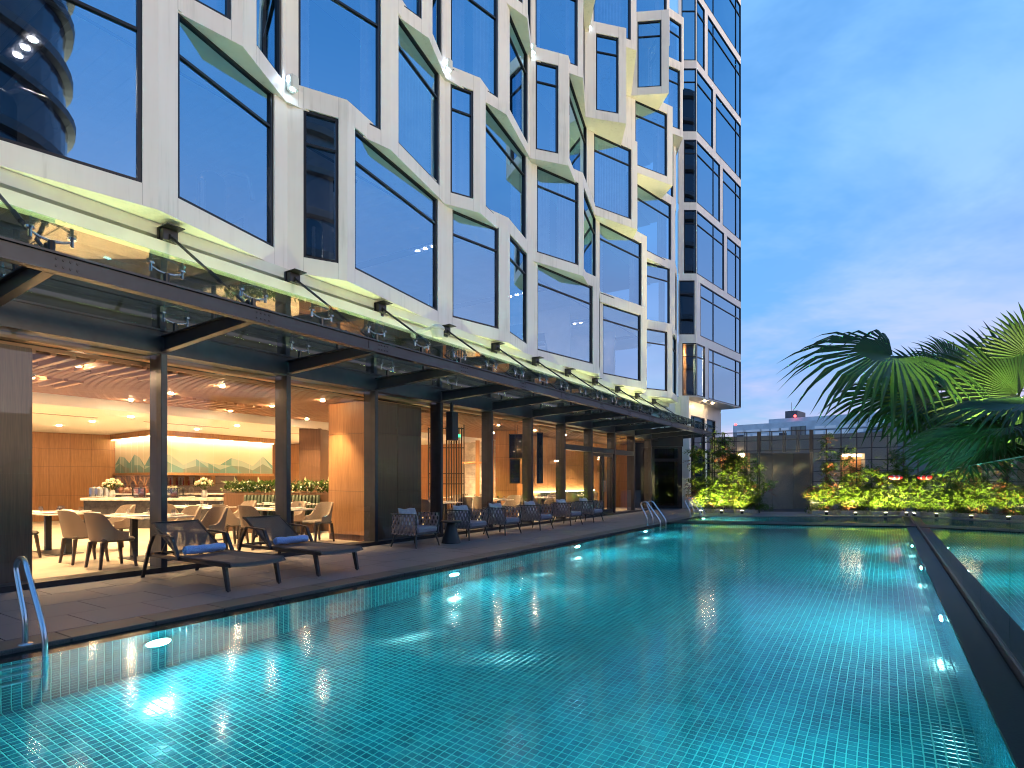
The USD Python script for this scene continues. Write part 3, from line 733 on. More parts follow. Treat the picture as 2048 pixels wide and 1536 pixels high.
for (z0, z1), fp, lp in zip(rows_z, front_px, long_px):
    frows.append((z0, z1, [((cx(fp[0], DT) - C0[0]), min((cx(fp[1], DT) - C0[0]), LF - .005))]))
    sp = []
    for a, c in lp:
        sp.append((max(.005, s_of(a)), min(LL - .005, s_of(c) if c < 1481 else LL - .01)))
    lrows.append((z0, z1, sp))
tower_wall(MF, LF, frows); tower_wall(ML, LL, lrows)
FRI = np.linalg.inv(FR)
def tower_window(M, u0, u1, z0, z1, mulls=(), pane='coated_pane'):
    d, n, o = M[:3, 0], M[:3, 1], M[:3, 3]
    Mi = FRI[:3, :3]
    return window(Mi @ o, Mi @ d, Mi @ n, u0, u1, z0, z1, HB, rec=.04, transom=.66, fr=.045, mulls=mulls, pane=pane)
for k, (z0, z1, sp) in enumerate(frows):
    tower_window(MF, sp[0][0], sp[0][1], z0, z1)
for k, (z0, z1, sp) in enumerate(lrows):
    for u0, u1 in sp:
        ms = [m for m in (s_of(1427.5), s_of(1472.5)) if u0 + .25 < m < u1 - .1]
        tower_window(ML, u0, u1, z0, z1, ms)
b = MB(); b.add([(*C2, ztb), (*C3, ztb), (*C3, 29), (*C2, 29)], [(0, 1, 2, 3)]); b.add([(*C3, ztb), (*C0, ztb), (*C0, 29), (*C3, 29)], [(0, 1, 2, 3)]); build(b, 'facade_panel', 'facade_paint', HB)
b = MB(); b.flat([C0, C1, C2, C3], ztb, True); build(b, 'soffit', 'facade_paint', HB)
b = MB(); b.flat([C0, C1, C2, C3], 29); build(b, 'roof', 'facade_paint', HB)
for k in range(1, 7):
    z = rows_z[k][0] - .2
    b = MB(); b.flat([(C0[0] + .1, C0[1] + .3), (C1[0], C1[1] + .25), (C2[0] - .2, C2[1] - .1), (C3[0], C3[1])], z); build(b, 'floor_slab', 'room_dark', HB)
# inner walls of the tower's rooms: the lowest one is lit warm
b = MB(); b.box(C0[0] + .27, C1[0] - .26, DT + .80, DT + .85, 5.55, 8.25); build(b, 'room_wall', 'oak_panel', HB)
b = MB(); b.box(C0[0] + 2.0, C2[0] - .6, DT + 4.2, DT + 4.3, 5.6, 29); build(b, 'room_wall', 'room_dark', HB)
def disc_light(name, c, r, emitm, parent, up=False):
    s = 1 if up else -1
    b = MB(); b.cyl(c, (c[0], c[1], c[2] + s * .012), r, n=12); return build(b, name, emitm, parent)
disc_light('room_lamp', (C0[0] + .45, DT + .45, 8.22), .10, 'warm_lamp', HB)
spot('/World/plant_beams', (C0[0] + .45, DT + .40, 8.1), (0, .35, -1), 5200.0, 60, (1.0, .68, .34))
# recessed wall under the tower's overhang, lit by two soffit lamps
W0 = np.array([cx(1377.8, 29.9), 29.9]); W1 = np.array([cx(1442, 33.9), 33.9])
dw = W1 - W0; Lw = np.linalg.norm(dw); dw /= Lw
MW = np.eye(4); MW[:3, 0] = (dw[0], dw[1], 0); MW[:3, 1] = (dw[1], -dw[0], 0); MW[:3, 2] = (0, 0, 1); MW[:3, 3] = (W0[0], W0[1], 0)
mb = MB(MW); spans = [(.28, 2.35), (2.7, 4.1)]
mb.box(0, Lw, -.2, 0, 4.75, ztb - .005); mb.box(0, Lw, -.2, 0, 0, .35)
for a, c in ((0, .28), (2.35, 2.7), (4.1, Lw)):
    mb.box(a, c, -.2, 0, .35, 4.75)
build(mb, 'tower_base_wall', 'facade_paint', HB)
for a, c in spans:
    Mi = FRI[:3, :3]
    window(Mi @ MW[:3, 3], Mi @ MW[:3, 0], Mi @ MW[:3, 1], a, c, .35, 4.75, HB, rec=.06, transom=2.0, pane='dark_pane', mulls=((a + .55,) if c - a > 1.5 else ()))
for t_ in (.75, 1.9):
    c = W0 + dw * t_ + np.array([dw[1], -dw[0]]) * .55
    disc_light('soffit_lamp', (c[0], c[1], ztb - .004), .06, 'warm_lamp', HB)

# ================================================================== GLASS CANOPY
CA = thing('glass_canopy', 'long steel and glass canopy on tie rods above the restaurant front', 'canopy', trans(*F(-8, 12)) @ FR)
PF = -6.85
b = FB()
b.box(PF - .012, PF + .012, -2.5, 27.9, 3.44, 3.585); b.box(PF - .06, PF + .06, -2.5, 27.9, 3.415, 3.437); b.box(PF - .06, PF + .06, -2.5, 27.9, 3.588, 3.61)
fb = build(b, 'front_beam', 'canopy_steel', CA)
b = FB(); b.cbox(PF + .0125, PF + .03, -2.5, 27.9, 3.44, 3.585, .003); build(b, 'web_plate', 'canopy_steel', fb)
CQ = [q for q in MQ] + [27.7]
for i, q in enumerate(CQ):
    b = FB()
    p0, p1, za, zb = -9.06, PF - .07, 3.29, 3.415
    for w, r0, r1, f0, f1 in ((.10, 0, .018, 0, .018), (.014, .0185, .2215, .0185, .1615), (.10, .222, .24, .162, .18)):
        b.hull([(p, q + s * w / 2, z + h) for s in (-1, 1) for p, z, hs in ((p0, za, (r0, r1)), (p1, zb, (f0, f1))) for h in hs])
    build(b, 'cross_beam', 'canopy_steel', CA)
    # bolted splice on the front beam
    b = FB()
    for dq in (.09, .15, .21, .27):
        for dz in (.035, .105):
            b.cyl((PF + .031, q + dq - .06, 3.44 + dz), (PF + .040, q + dq - .06, 3.44 + dz), .013, n=6)
    build(b, 'bolts', 'black_metal', fb, kind='stuff')
    if i % 3 == 1:
        b = FB(); b.box(PF + .031, PF + .036, q - .20, q - .17, 3.44, 3.585); build(b, 'joint_plate', 'black_metal', fb)
def spider(p, q, z):
    b = FB()
    b.cyl((p, q, z - .07), (p, q, z + .045), .032, n=10)
    arms = FB()
    zt = 3.80
    for s in (-1, 1):
        e = (p, q + s * .17, z + .085)
        arms.tube([(p, q, z + .04), (p, q + s * .09, z + .055), e], [.016, .013, .012], 6)
        arms.cyl((e[0], e[1], z + .03), (e[0], e[1], zt - .012), .017, n=8)
        arms.cyl((e[0], e[1], zt - .024), (e[0], e[1], zt - .002), .042, n=12)
    s_ = build(b, 'glass_clamp', 'black_metal', CA)
    build(arms, 'arm', 'polished_steel', s_)
for i, q in enumerate(CQ[:-1]):
    spider(PF, q, 3.67); spider(PF, q + 1.08, 3.67)
    if q > -1:
        spider(-7.75, q, 3.63); spider(-8.75, q, 3.63)
for i in range(len(CQ) - 1):
    b = FB(); b.cbox(-9.02, -6.50, CQ[i] + .006, CQ[i + 1] - .006, 3.80, 3.815, .002); build(b, 'glass_pane', 'roof_glass', CA)
for q in CQ[1:-1]:
    b = FB()
    b.cbox(-9.015, -8.98, q - .13, q + .13, 4.86, 5.10, .006); b.hull([(-8.98, q - .02, 5.06), (-8.98, q + .02, 5.06), (-8.98, q - .02, 4.88), (-8.98, q + .02, 4.88), (-8.84, q - .02, 4.99), (-8.84, q + .02, 4.99), (-8.84, q - .02, 4.93), (-8.84, q + .02, 4.93)])
    b.cbox(-8.98, -8.72, q - .13, q + .13, 5.085, 5.10, .004); b.cbox(-8.98, -8.88, q - .11, q + .11, 4.90, 5.08, .01)
    br = build(b, 'rod_bracket', 'black_metal', CA)
    b = FB(); A_, B_ = np.array((-8.86, q, 4.96)), np.array((PF - .06, q, 3.60))
    b.cyl(A_, B_, .021, n=10); m1 = A_ + (B_ - A_) * .52; m2 = A_ + (B_ - A_) * .64; b.cyl(m1, m2, .031, n=10)
    build(b, 'tie_rod', 'black_metal', CA)
    b = FB(); b.hull([(PF - .22, q - .012, 3.60), (PF - .02, q - .012, 3.60), (PF - .14, q - .012, 3.72), (PF - .10, q - .012, 3.72), (PF - .22, q + .012, 3.60), (PF - .02, q + .012, 3.60), (PF - .14, q + .012, 3.72), (PF - .10, q + .012, 3.72)]); build(b, 'rod_lug', 'black_metal', CA)
# slim light line along the rear of the canopy that washes the fascia
b = FB(); b.box(-8.69, -8.63, -2.5, 27.5, 3.86, 3.885); lt = build(b, 'light_channel', 'black_metal', CA)
UsdGeom.Xform.Define(stage, '/World/canopy_led')
for i in range(7):      # the lit face of the light line looks up at the fascia
    r_ = UsdLux.RectLight.Define(stage, f'/World/canopy_led/led_{i:03d}'); r_.CreateWidthAttr(.03); r_.CreateHeightAttr(4.2); r_.CreateIntensityAttr(20.0); r_.CreateColorAttr(Gf.Vec3f(.92, 1.0, .40))
    o = np.array(F(-8.66, -.5 + 4.28 * i, 3.892)); zax = -np.array(F(-.42, 0, 1.0)); zax /= np.linalg.norm(zax); ya = np.array(F(0, 1, 0)); xa = np.cross(ya, zax)
    M = np.eye(4); M[:3, 0], M[:3, 1], M[:3, 2], M[:3, 3] = xa, ya, zax, o
    UsdGeom.Xformable(r_).AddTransformOp().Set(Gf.Matrix4d(*(M.T.ravel().tolist())))

# camera dome on the fascia, loudspeaker under the header
dq = 10.2
t = thing('security_camera', 'small white security camera dome on an arm fixed to the fascia', 'camera', trans(*F(-8.9, dq)) @ FR)
pc = PX(874, 655, 0); 
b = FB(); b.cbox(-9.06, -9.035, dq - .35, dq - .19, 4.62, 4.84, .005); b.bar((-9.04, dq - .27, 4.72), (-8.62, dq + .0, 4.87), .05, .07); build(b, 'arm', 'camera_white', t)
b = FB(); b.lathe([(.02, .14), (.10, .135), (.155, .09), (.165, .045), (.15, .03)], (-8.56, dq, 4.76), 20); build(b, 'cap', 'camera_white', t)
b = FB(); b.lathe([(.14, .03), (.135, -.10), (.11, -.155), (.02, -.165)], (-8.56, dq, 4.76), 20); build(b, 'housing', 'camera_white', t)
t = thing('loudspeaker', 'black column loudspeaker hung beside the mullion behind the second armchair', 'loudspeaker', trans(*F(-8.9, 11.1)) @ FR)
b = FB(); b.cbox(-9.02, -8.82, 11.06, 11.30, 2.35, 3.05, .012); build(b, 'cabinet', 'black_metal', t)
b = FB(); b.box(-8.96, -8.90, 11.15, 11.21, 3.05, 3.28); build(b, 'hanger', 'black_metal', t)

plain('mural_cream', (0.70, 0.62, 0.46), 0.6)
plain('mural_teal', (0.16, 0.33, 0.31), 0.6)
plain('mural_pale', (0.38, 0.50, 0.44), 0.6)
plain('mural_deep', (0.20, 0.28, 0.24), 0.6)

# ================================================================== RESTAURANT INTERIOR (parts of the building)
b = FB(); b.box(-32, -9.43, -5, 34, -.05, .03); build(b, 'restaurant_floor', 'restaurant_stone', HB)
b = FB(); b.box(-14.45, -9.43, -5, 27.5, 3.32, 3.36); b.box(-9.62, -9.58, -5, 27.5, 3.36, 4.9); build(b, 'ceiling_void', 'plenum_black', HB)
b = FB(); b.box(-32, -14.51, -5, 34, 2.95, 3.05); b.box(-14.508, -14.452, -5, 34, 2.93, 3.32); build(b, 'plaster_ceiling', 'white_ceiling', HB)
sc = build((lambda m: (m.box(-9.60, -9.43, -5, 27.5, 3.20, 3.315), m)[1])(FB()), 'slat_ceiling', 'oak_slat', HB)
patches = [(3.05, 5.3, -10.85, -9.70), (1.2, 4.6, -13.1, -12.0), (6.3, 8.7, -13.6, -12.5), (10.2, 12.6, -11.0, -9.8), (13.5, 15.5, -13.2, -12.2)]
p = -9.68
while p > -14.4:
    cuts = sorted([(a, c) for a, c, lo, hi in patches if lo <= p <= hi])
    s0 = -4.0
    for a, c in cuts + [(27.0, 27.0)]:
        if a - s0 > .2:
            b = FB(); b.box(p - .026, p + .026, s0, a, 3.14, 3.19); build(b, 'slat', 'oak_slat', sc)
        s0 = c
    p -= .145
for a, c, lo, hi in patches:
    q = a + .06
    while q < c:
        b = FB(); b.box(lo, hi, q - .035, q + .035, 3.10, 3.20); build(b, 'cross_slat', 'oak_slat', sc)
        q += .235
for q in (5.0, 11.0, 16.5):
    b = FB(); b.box(-13.75, -13.55, q - 2.2, q + 2.2, 3.20, 3.23); build(b, 'air_slot', 'plenum_black', HB)
dl_ = []
for p in (-10.4, -12.2, -13.9):
    for q in (1.6, 3.9, 6.2, 8.5, 10.8, 13.1, 15.4, 17.7, 20.0, 22.3, 24.6):
        if not (p > -10.9 and 8.6 < q < 10.9):
            dl_.append((p, q, 3.125, .040))
for p in (-15.7, -17.8, -19.9):
    for q in (4.2, 7.0, 9.8, 12.6, 15.4):
        dl_.append((p, q, 2.948, .055))
UsdGeom.Xform.Define(stage, '/World/restaurant_beams')
for p, q, z, r in dl_:
    b = FB(); b.cyl((p, q, z), (p, q, z - .012), r, n=10); build(b, 'downlight', 'warm_lamp', HB)
    spot('/World/restaurant_beams', F(p, q, z - .05), (0, 0, -1), 5000.0, 40 if p > -11 else 60, (1.0, .66, .33), soft=.8)
for q in (5.5, 9.0, 12.5):
    b = FB(); b.box(-16.8, -16.72, q - 1.2, q + 1.2, 2.944, 2.949); build(b, 'air_slot', 'plenum_black', HB)

def panel_wall(name, a, c, zs, us, mat, thick=.3, gap=.008):
    """wall between two plan points (world) clad in separate veneer panels"""
    a, c = np.array(a, float), np.array(c, float); d = c - a; L = np.linalg.norm(d); d /= L
    M = np.eye(4); M[:3, 0] = (d[0], d[1], 0); M[:3, 1] = (d[1], -d[0], 0); M[:3, 2] = (0, 0, 1); M[:3, 3] = (a[0], a[1], 0)
    mb = MB(M); mb.box(0, L, -thick, -.018, zs[0], zs[-1]); w = build(mb, name, 'walnut_panel', HB)
    for i in range(len(us) - 1):
        for j in range(len(zs) - 1):
            mb = MB(M); mb.cbox(us[i] * L + gap / 2, us[i + 1] * L - gap / 2, -.017, .004, zs[j] + gap / 2, zs[j + 1] - gap / 2, .003); build(mb, 'wood_panel', mat, w)
    return w
def wp(px, D):
    return (cx(px, D), D)
def fw(p, q):
    x = F(p, q); return (x[0], x[1])
# dark ribbed wall close behind the glass on the left
panel_wall('ribbed_wall', fw(-9.36, -3.0), fw(-9.36, 3.0), (.03, 3.1), [0, .25, .5, .75, 1], 'walnut_panel')
panel_wall('ribbed_wall', fw(-9.37, 3.0), fw(-9.9, 3.01), (.03, 3.1), [0, 1], 'oak_panel', thick=.05)
# lit wood column with its dark pool side
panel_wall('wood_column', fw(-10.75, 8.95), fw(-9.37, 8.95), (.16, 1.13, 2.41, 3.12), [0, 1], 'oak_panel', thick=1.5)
b = FB(); b.box(-10.74, -9.38, 8.96, 10.5, .03, .158); build(b, 'plinth', 'walnut_panel', HB)
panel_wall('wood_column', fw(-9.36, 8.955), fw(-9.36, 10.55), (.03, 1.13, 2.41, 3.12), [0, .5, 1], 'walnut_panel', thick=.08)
# far wood wall at the left
zs4 = (.03, .86, 1.83, 2.42, 2.945)
panel_wall('wood_wall', wp(-170, 17.0), wp(230, 20.3), zs4, [0, .2, .41, .63, .745, .863, 1], 'oak_panel')
# hood with the mountain mural
A_, B_, C_ = wp(230.5, 20.3), wp(312, 18.2), wp(545, 22.3)
for a, c, nm in ((A_, B_, 0), (B_, C_, 1)):
    a, c = np.array(a), np.array(c); d = c - a; L = np.linalg.norm(d); d /= L
    M = np.eye(4); M[:3, 0] = (d[0], d[1], 0); M[:3, 1] = (d[1], -d[0], 0); M[:3, 2] = (0, 0, 1); M[:3, 3] = (a[0], a[1], 0)
    mb = MB(M); mb.box(0, L, -.3, .0, 1.62, 2.76); hd = build(mb, 'mural_wall', 'mural_cream', HB)
    mb = MB(M); mb.box(-.0, L, -.3, .16, 2.765, 2.947); build(mb, 'hood_trim', 'oak_panel', HB)
    mb = MB(M); mb.box(-.0, L, -.3, .08, 1.54, 1.617); build(mb, 'hood_trim', 'oak_panel', HB)
    mb = MB(M); mb.box(.05, L - .05, .06, .13, 2.752, 2.762); build(mb, 'cove_light', 'cove_glow', HB)
    # faceted mountains: flat printed triangles
    rr = random.Random(5 + nm); n = int(L / .42)
    xs = np.linspace(0, L, n + 1)
    top = [1.62 + .62 * (.45 + .55 * math.sin(i * 1.1 + nm) ** 2) * rr.uniform(.7, 1.15) for i in range(n + 1)]
    mid = [1.62 + (t - 1.62) * rr.uniform(.35, .6) for t in top]
    for i in range(n):
        tri = [((xs[i], 1.62), (xs[i + 1], 1.62), (xs[i], mid[i])), ((xs[i + 1], 1.62), (xs[i + 1], mid[i + 1]), (xs[i], mid[i])), ((xs[i], mid[i]), (xs[i + 1], mid[i + 1]), (xs[i], top[i])), ((xs[i + 1], mid[i + 1]), (xs[i + 1], top[i + 1]), (xs[i], top[i]))]
        for k, t in enumerate(tri):
            m = ('mural_deep' if rr.random() < .5 else 'mural_teal') if k < 2 else rr.choice(['mural_teal', 'mural_pale', 'mural_pale'])
            mb = MB(M); mb.add([(x, .003, z) for x, z in t], [(0, 1, 2)]); build(mb, 'mural_facet', m, hd)
    for i in range(1, int(L / .5)):
        mb = MB(M); mb.box(i * .5 - .004, i * .5 + .004, .004, .007, 1.625, 2.75); build(mb, 'mural_joint', 'white_ceiling', hd)
# back of the kitchen, bottle shelf, further walls
panel_wall('tiled_wall', wp(215, 24.6), wp(470, 24.6), [.03] + [.03 + .3 * i for i in range(1, 7)], [i / 14 for i in range(15)], 'splash_tile', gap=.012)
panel_wall('wood_wall', wp(470, 24.8), wp(680, 25.6), (.03, 1.3, 2.1, 2.945), [0, .25, .5, .75, 1], 'oak_panel')
panel_wall('wood_column', wp(598, 17.6), wp(641, 17.6), (.03, 2.3, 2.945), [0, 1], 'walnut_panel', thick=.8)
b = MB(); b.box(cx(641, 23), cx(690, 23), 23.0, 23.2, .03, 2.945); build(b, 'wood_wall', 'oak_panel', HB)
b = MB(); b.box(cx(640, 22.8), cx(680, 22.8), 22.80, 22.98, 2.30, 2.34); build(b, 'lit_shelf', 'oak_panel', HB)
for i in range(9):
    x = cx(642 + i * 4.2, 22.75); b = MB(); b.lathe([(.01, -.06), (.055, -.03), (.055, .03), (.01, .06)], (x, 22.75, 2.42), 8); build(b, 'globe_lamp', 'warm_glow', HB)
b = MB(); b.box(cx(170, 30), cx(700, 30), 30, 30.2, .03, 2.945); build(b, 'wood_wall', 'oak_panel', HB)
# right-hand dining room
panel_wall('wood_wall', fw(-11.35, 19.0), fw(-11.35, 27.0), (.03, .95, 2.0, 3.1), [i / 6 for i in range(7)], 'oak_panel')
panel_wall('wood_column', wp(991, 20.2), wp(1034, 20.2), (.03, 1.0, 2.15, 2.6, 3.1), [0, .5, 1], 'oak_panel', thick=.7)
panel_wall('marble_wall', wp(925, 24.5), wp(992, 23.0), (.03, 1.5, 2.945), [0, .33, .66, 1], 'marble')
for px in (955, 984):
    b = MB(); cbx(b, px - 4, px + 4, 22.9, 23.1, .03, 2.945); build(b, 'wood_post', 'oak_panel', HB)
b = MB(); cbx(b, 925, 985, 22.9, 23.0, 2.02, 2.10); build(b, 'wood_rail', 'oak_panel', HB)
panel_wall('wood_wall', wp(680, 27.5), wp(930, 25.0), (.03, 1.5, 2.945), [0, .33, .66, 1], 'oak_panel')
panel_wall('wood_wall', fw(-14.2, 22.2), fw(-11.5, 26.0), (.03, 1.3, 3.1), [0, .5, 1], 'oak_panel')
b = FB(); b.box(-11.32, -11.22, 19.2, 24.5, .90, .93); build(b, 'bench_light', 'cove_glow', HB)
panel_wall('wood_wall', fw(-16.0, 27.05), fw(-9.45, 27.05), (.03, 1.3, 2.2, 3.2), [0, .25, .5, .75, 1], 'oak_panel')
# black slatted screen
sx = thing('slatted_screen', 'tall black slatted metal screen standing in the restaurant behind the second bay', 'screen', trans(cx(892, 16.6), 16.6))
for a, c in ((857, 875), (893, 928)):
    n = 5 if a < 880 else 8
    for i in range(n):
        x = cx(a + (c - a) * i / (n - 1), 16.6); b = MB(); b.box(x - .014, x + .014, 16.58, 16.66, .03, 2.88 if i < n - 1 else 2.96); build(b, 'bar', 'black_metal', sx)
for z in (.10, 1.27, 1.56, 2.30, 2.85):
    b = MB(); b.box(cx(857, 16.6), cx(928, 16.6), 16.60, 16.64, z - .012, z + .012); build(b, 'rail', 'black_metal', sx)
b = MB(); cbx(b, 915.5, 920.5, 19.5, 19.55, 2.82, 2.91)
tag(build(b, 'exit_sign', 'exit_green'), 'small green lit exit sign above the slatted screen', 'sign')
# hanging framed displays
for i, (a, c, y0, y1, D, lb) in enumerate([(1018, 1052, 868, 917, 18.6, 'black framed hanging display, upper one beside the wood column'), (1019, 1041, 918, 967, 18.3, 'black framed hanging display, lower left one beside the wood column'), (1043, 1060, 917, 968, 18.9, 'black framed hanging display, lower narrow one beside the wood column'), (1074, 1086, 865, 967, 18.8, 'tall narrow black framed display hanging in the third bay')]):
    z0, z1 = H + (960 - y1) * D / 1162, H + (960 - y0) * D / 1162
    t = thing('hanging_display', lb, 'display', trans(cx(a, D), D), 'framed displays hung in the restaurant')
    b = MB(); x0, x1 = cx(a, D), cx(c, D)
    b.box(x0, x0 + .03, D, D + .06, z0, z1); b.box(x1 - .03, x1, D, D + .06, z0, z1); b.box(x0, x1, D + .001, D + .059, z0, z0 + .03); b.box(x0, x1, D + .001, D + .059, z1 - .03, z1); build(b, 'frame', 'black_metal', t)
    b = MB(); b.box(x0 + .03, x1 - .03, D + .03, D + .04, z0 + .03, z1 - .03); build(b, 'screen', 'dark_pane', t)
    b = MB(); b.cyl(((x0 + x1) / 2, D + .03, z1), ((x0 + x1) / 2, D + .03, 3.15), .008, n=5); build(b, 'hanger', 'black_metal', t)

# ---- furniture prototypes
def chair_parts(t, M):
    b = MB(M); b.cbox(-.235, .235, -.20, .27, .40, .47, .03); build(b, 'seat', 'seat_dark', t)
    # wrap-around shell
    n, m = 22, 7
    outer, inner = [], []
    for i in range(n + 1):
        a = math.radians(-118 + 236 * i / n); k = abs(a) / math.radians(118)
        hi = .86 - .30 * (1 / (1 + math.exp(-(k - .60) * 16)))
        for j in range(m + 1):
            s = j / m; z = .43 + (hi - .43) * s
            flare = 1 + .10 * s * (1 - .3 * k)
            for lst, rr_ in ((outer, 1.0), (inner, .87)):
                x = .275 * rr_ * math.sin(a) * flare; y = -.005 - .255 * rr_ * math.cos(a) * flare - .05 * s * math.cos(a)
                if abs(a) > math.pi / 2:
                    x = math.copysign(.275 * rr_ * flare, a); y = .30 * rr_ * (abs(a) - math.pi / 2)
                lst.append((x, y, z))
    v = outer + inner; f = []; W = m + 1; O = len(outer)
    for i in range(n):
        for j in range(m):
            q = (i * W + j, i * W + j + 1, (i + 1) * W + j + 1, (i + 1) * W + j); f.append(q); f.append(tuple(O + x for x in q[::-1]))
        f.append((i * W + m, O + i * W + m, O + (i + 1) * W + m, (i + 1) * W + m)); f.append((i * W, (i + 1) * W, O + (i + 1) * W, O + i * W))
    for i in (0, n):
        for j in range(m):
            f.append((i * W + j, i * W + j + 1, O + i * W + j + 1, O + i * W + j))
    b = MB(M); b.add(v, f); build(b, 'backrest', 'soft_taupe', t, smooth=50)
    for sx_ in (-1, 1):
        for sy in (-1, 1):
            b = MB(M); x, y = sx_ * .205, .02 + sy * .20
            b.hull([(x + i * .026, y + j * .026, .40) for i in (-1, 1) for j in (-1, 1)] + [(x + sx_ * .035 + i * .015, y + sy * .05 + j * .015, .0) for i in (-1, 1) for j in (-1, 1)]); build(b, 'leg', 'leg_wood', t)
def table_parts(t, M, L, W):
    b = MB(M); b.cbox(-L / 2, L / 2, -W / 2, W / 2, .722, .75, .008); build(b, 'tabletop', 'table_stone', t)
    for s in (-1, 1):
        b = MB(M); b.cbox(s * L * .30 - .04, s * L * .30 + .04, -.05, .05, .012, .722, .006); build(b, 'leg', 'black_metal', t)
    b = MB(M); b.cbox(-L * .36, L * .36, -.22, .22, .0, .012, .004); build(b, 'base_plate', 'black_metal', t)
proto = {}
def chairF(p, q, rot, label):
    M = trans(*F(p, q, .03)) @ FR @ rotz(math.radians(rot))
    if 'c' not in proto:
        t = thing('dining_chair', label, 'chair', M, 'taupe dining chairs in the restaurant'); chair_parts(t, M); proto['c'] = t
    else:
        copy(proto['c'], M, label)
def tableF(p, q, rot, label, L=1.5, W=.82):
    M = trans(*F(p, q, .03)) @ FR @ rotz(math.radians(rot))
    if 't' not in proto:
        t = thing('dining_table', label, 'table', M, 'stone topped dining tables'); table_parts(t, M, L, W); proto['t'] = t
    else:
        copy(proto['t'], M, label)
    return M
GL = {}
def glassware(M, lab):
    def put(kind, x, y, z, label, maker, cat, group, rot=0):
        T = M @ trans(x, y, z) @ rotz(rot)
        if kind not in GL:
            GL[kind] = maker(T, label, cat, group)
        else:
            copy(GL[kind], T, label)
    def mk_glass(T, label, cat, group):
        t = thing('drinking_glass', label, cat, T, group)
        b = MB(T); b.lathe([(.0, .004), (.030, .004), (.036, .05), (.034, .105), (.031, .105), (.033, .05), (.028, .012), (0, .012)], n=12); build(b, 'bowl', 'drink_glass', t); return t
    def mk_shaker(T, label, cat, group):
        t = thing('salt_shaker', label, cat, T, group)
        b = MB(T); b.lathe([(0, .001), (.022, .001), (.022, .075), (.014, .085)], n=10); build(b, 'body', 'drink_glass', t)
        b = MB(T); b.lathe([(.016, .086), (.016, .105), (.008, .115), (0, .115)], n=10); build(b, 'cap', 'polished_steel', t); return t
    def mk_plate(T, label, cat, group):
        t = thing('plate', label, cat, T, group)
        b = MB(T); b.lathe([(0, .002), (.07, .002), (.12, .016), (.12, .020), (.07, .007), (0, .007)], n=18); build(b, 'dish', 'porcelain', t); return t
    def mk_napkin(T, label, cat, group):
        t = thing('napkin', label, cat, T, group)
        b = MB(T); b.cbox(-.11, .11, -.045, .045, .001, .012, .004); build(b, 'fold', 'linen', t); return t
    zt = .752
    for s in (-1, 1):
        for u in (-1, 1):
            put('g', s * .40 + .13, u * .17, zt, 'clear drinking glass on ' + lab, mk_glass, 'glass', 'drinking glasses on ' + lab)
            put('p', s * .42, u * .26, zt, 'white plate on ' + lab, mk_plate, 'plate', 'plates on ' + lab)
            put('n', s * .15, u * .27, zt, 'folded pale napkin on ' + lab, mk_napkin, 'napkin', 'napkins on ' + lab, .2 * s)
    for s in (-1, 1):
        put('s', .02 + s * .035, .02, zt, 'glass shaker with metal cap on ' + lab, mk_shaker, 'shaker', 'shakers on ' + lab)
T1 = tableF(-10.6, 4.98, 0, 'stone topped dining table behind the first lounger, nearest the glass')
glassware(T1, 'the table behind the first lounger')
chairF(-10.13, 4.22, 0, 'taupe dining chair nearest the glass at the left, back to the pool')
chairF(-11.08, 4.22, 0, 'taupe dining chair left of the one nearest the glass')
chairF(-10.15, 5.78, 180, 'taupe dining chair across the first table, seen just above the first lounger')
chairF(-11.0, 5.78, 180, 'taupe dining chair half hidden behind the first mullion')
T2 = tableF(-10.85, 7.68, 0, 'stone topped dining table behind the second lounger')
glassware(T2, 'the table behind the second lounger')
chairF(-11.35, 6.92, 0, 'taupe dining chair with its back to us left of the second lounger')
chairF(-10.45, 6.92, 0, 'taupe dining chair directly behind the headrest of the second lounger')
chairF(-10.45, 8.42, 180, 'taupe dining chair facing us beside the lit wood column')
chairF(-11.4, 8.45, 180, 'taupe dining chair facing us left of the one by the wood column')
T3 = tableF(-13.0, 4.55, 0, 'stone topped dining table in the second row at the far left')
glassware(T3, 'the second row table at far left')
chairF(-12.6, 3.8, 0, 'taupe dining chair at far left beside the ribbed wall')
chairF(-13.4, 3.8, 0, 'taupe dining chair in the second row nearest the ribbed wall')
chairF(-12.6, 5.35, 180, 'taupe dining chair across the far left table')
T4 = tableF(-13.1, 7.3, 0, 'stone topped dining table in the second row before the buffet')
glassware(T4, 'the second row table before the buffet')
chairF(-12.7, 6.55, 0, 'taupe dining chair in the second row before the buffet, near side')
chairF(-12.7, 8.05, 180, 'taupe dining chair in the second row before the buffet, far side')
T5 = tableF(-12.9, 9.4, 0, 'stone topped dining table in front of the green banquette')
glassware(T5, 'the table before the green banquette')
for i, (p, q, lab) in enumerate([(-10.5, 12.3, 'the table behind the second armchair'), (-10.5, 14.9, 'the table behind the middle armchairs'), (-10.5, 17.6, 'the table behind the farthest armchairs'), (-10.4, 20.6, 'the table beside the double door'), (-12.4, 16.3, 'the deeper table behind the wood column')]):
    T = tableF(p, q, 0, 'stone topped dining table, ' + lab.replace('the table ', '').replace('the deeper table', 'deeper in'))
    glassware(T, lab)
    chairF(p + .42, q - .76, 0, 'taupe dining chair on the near side of ' + lab)
    chairF(p + .42, q + .76, 180, 'taupe dining chair on the far side of ' + lab)
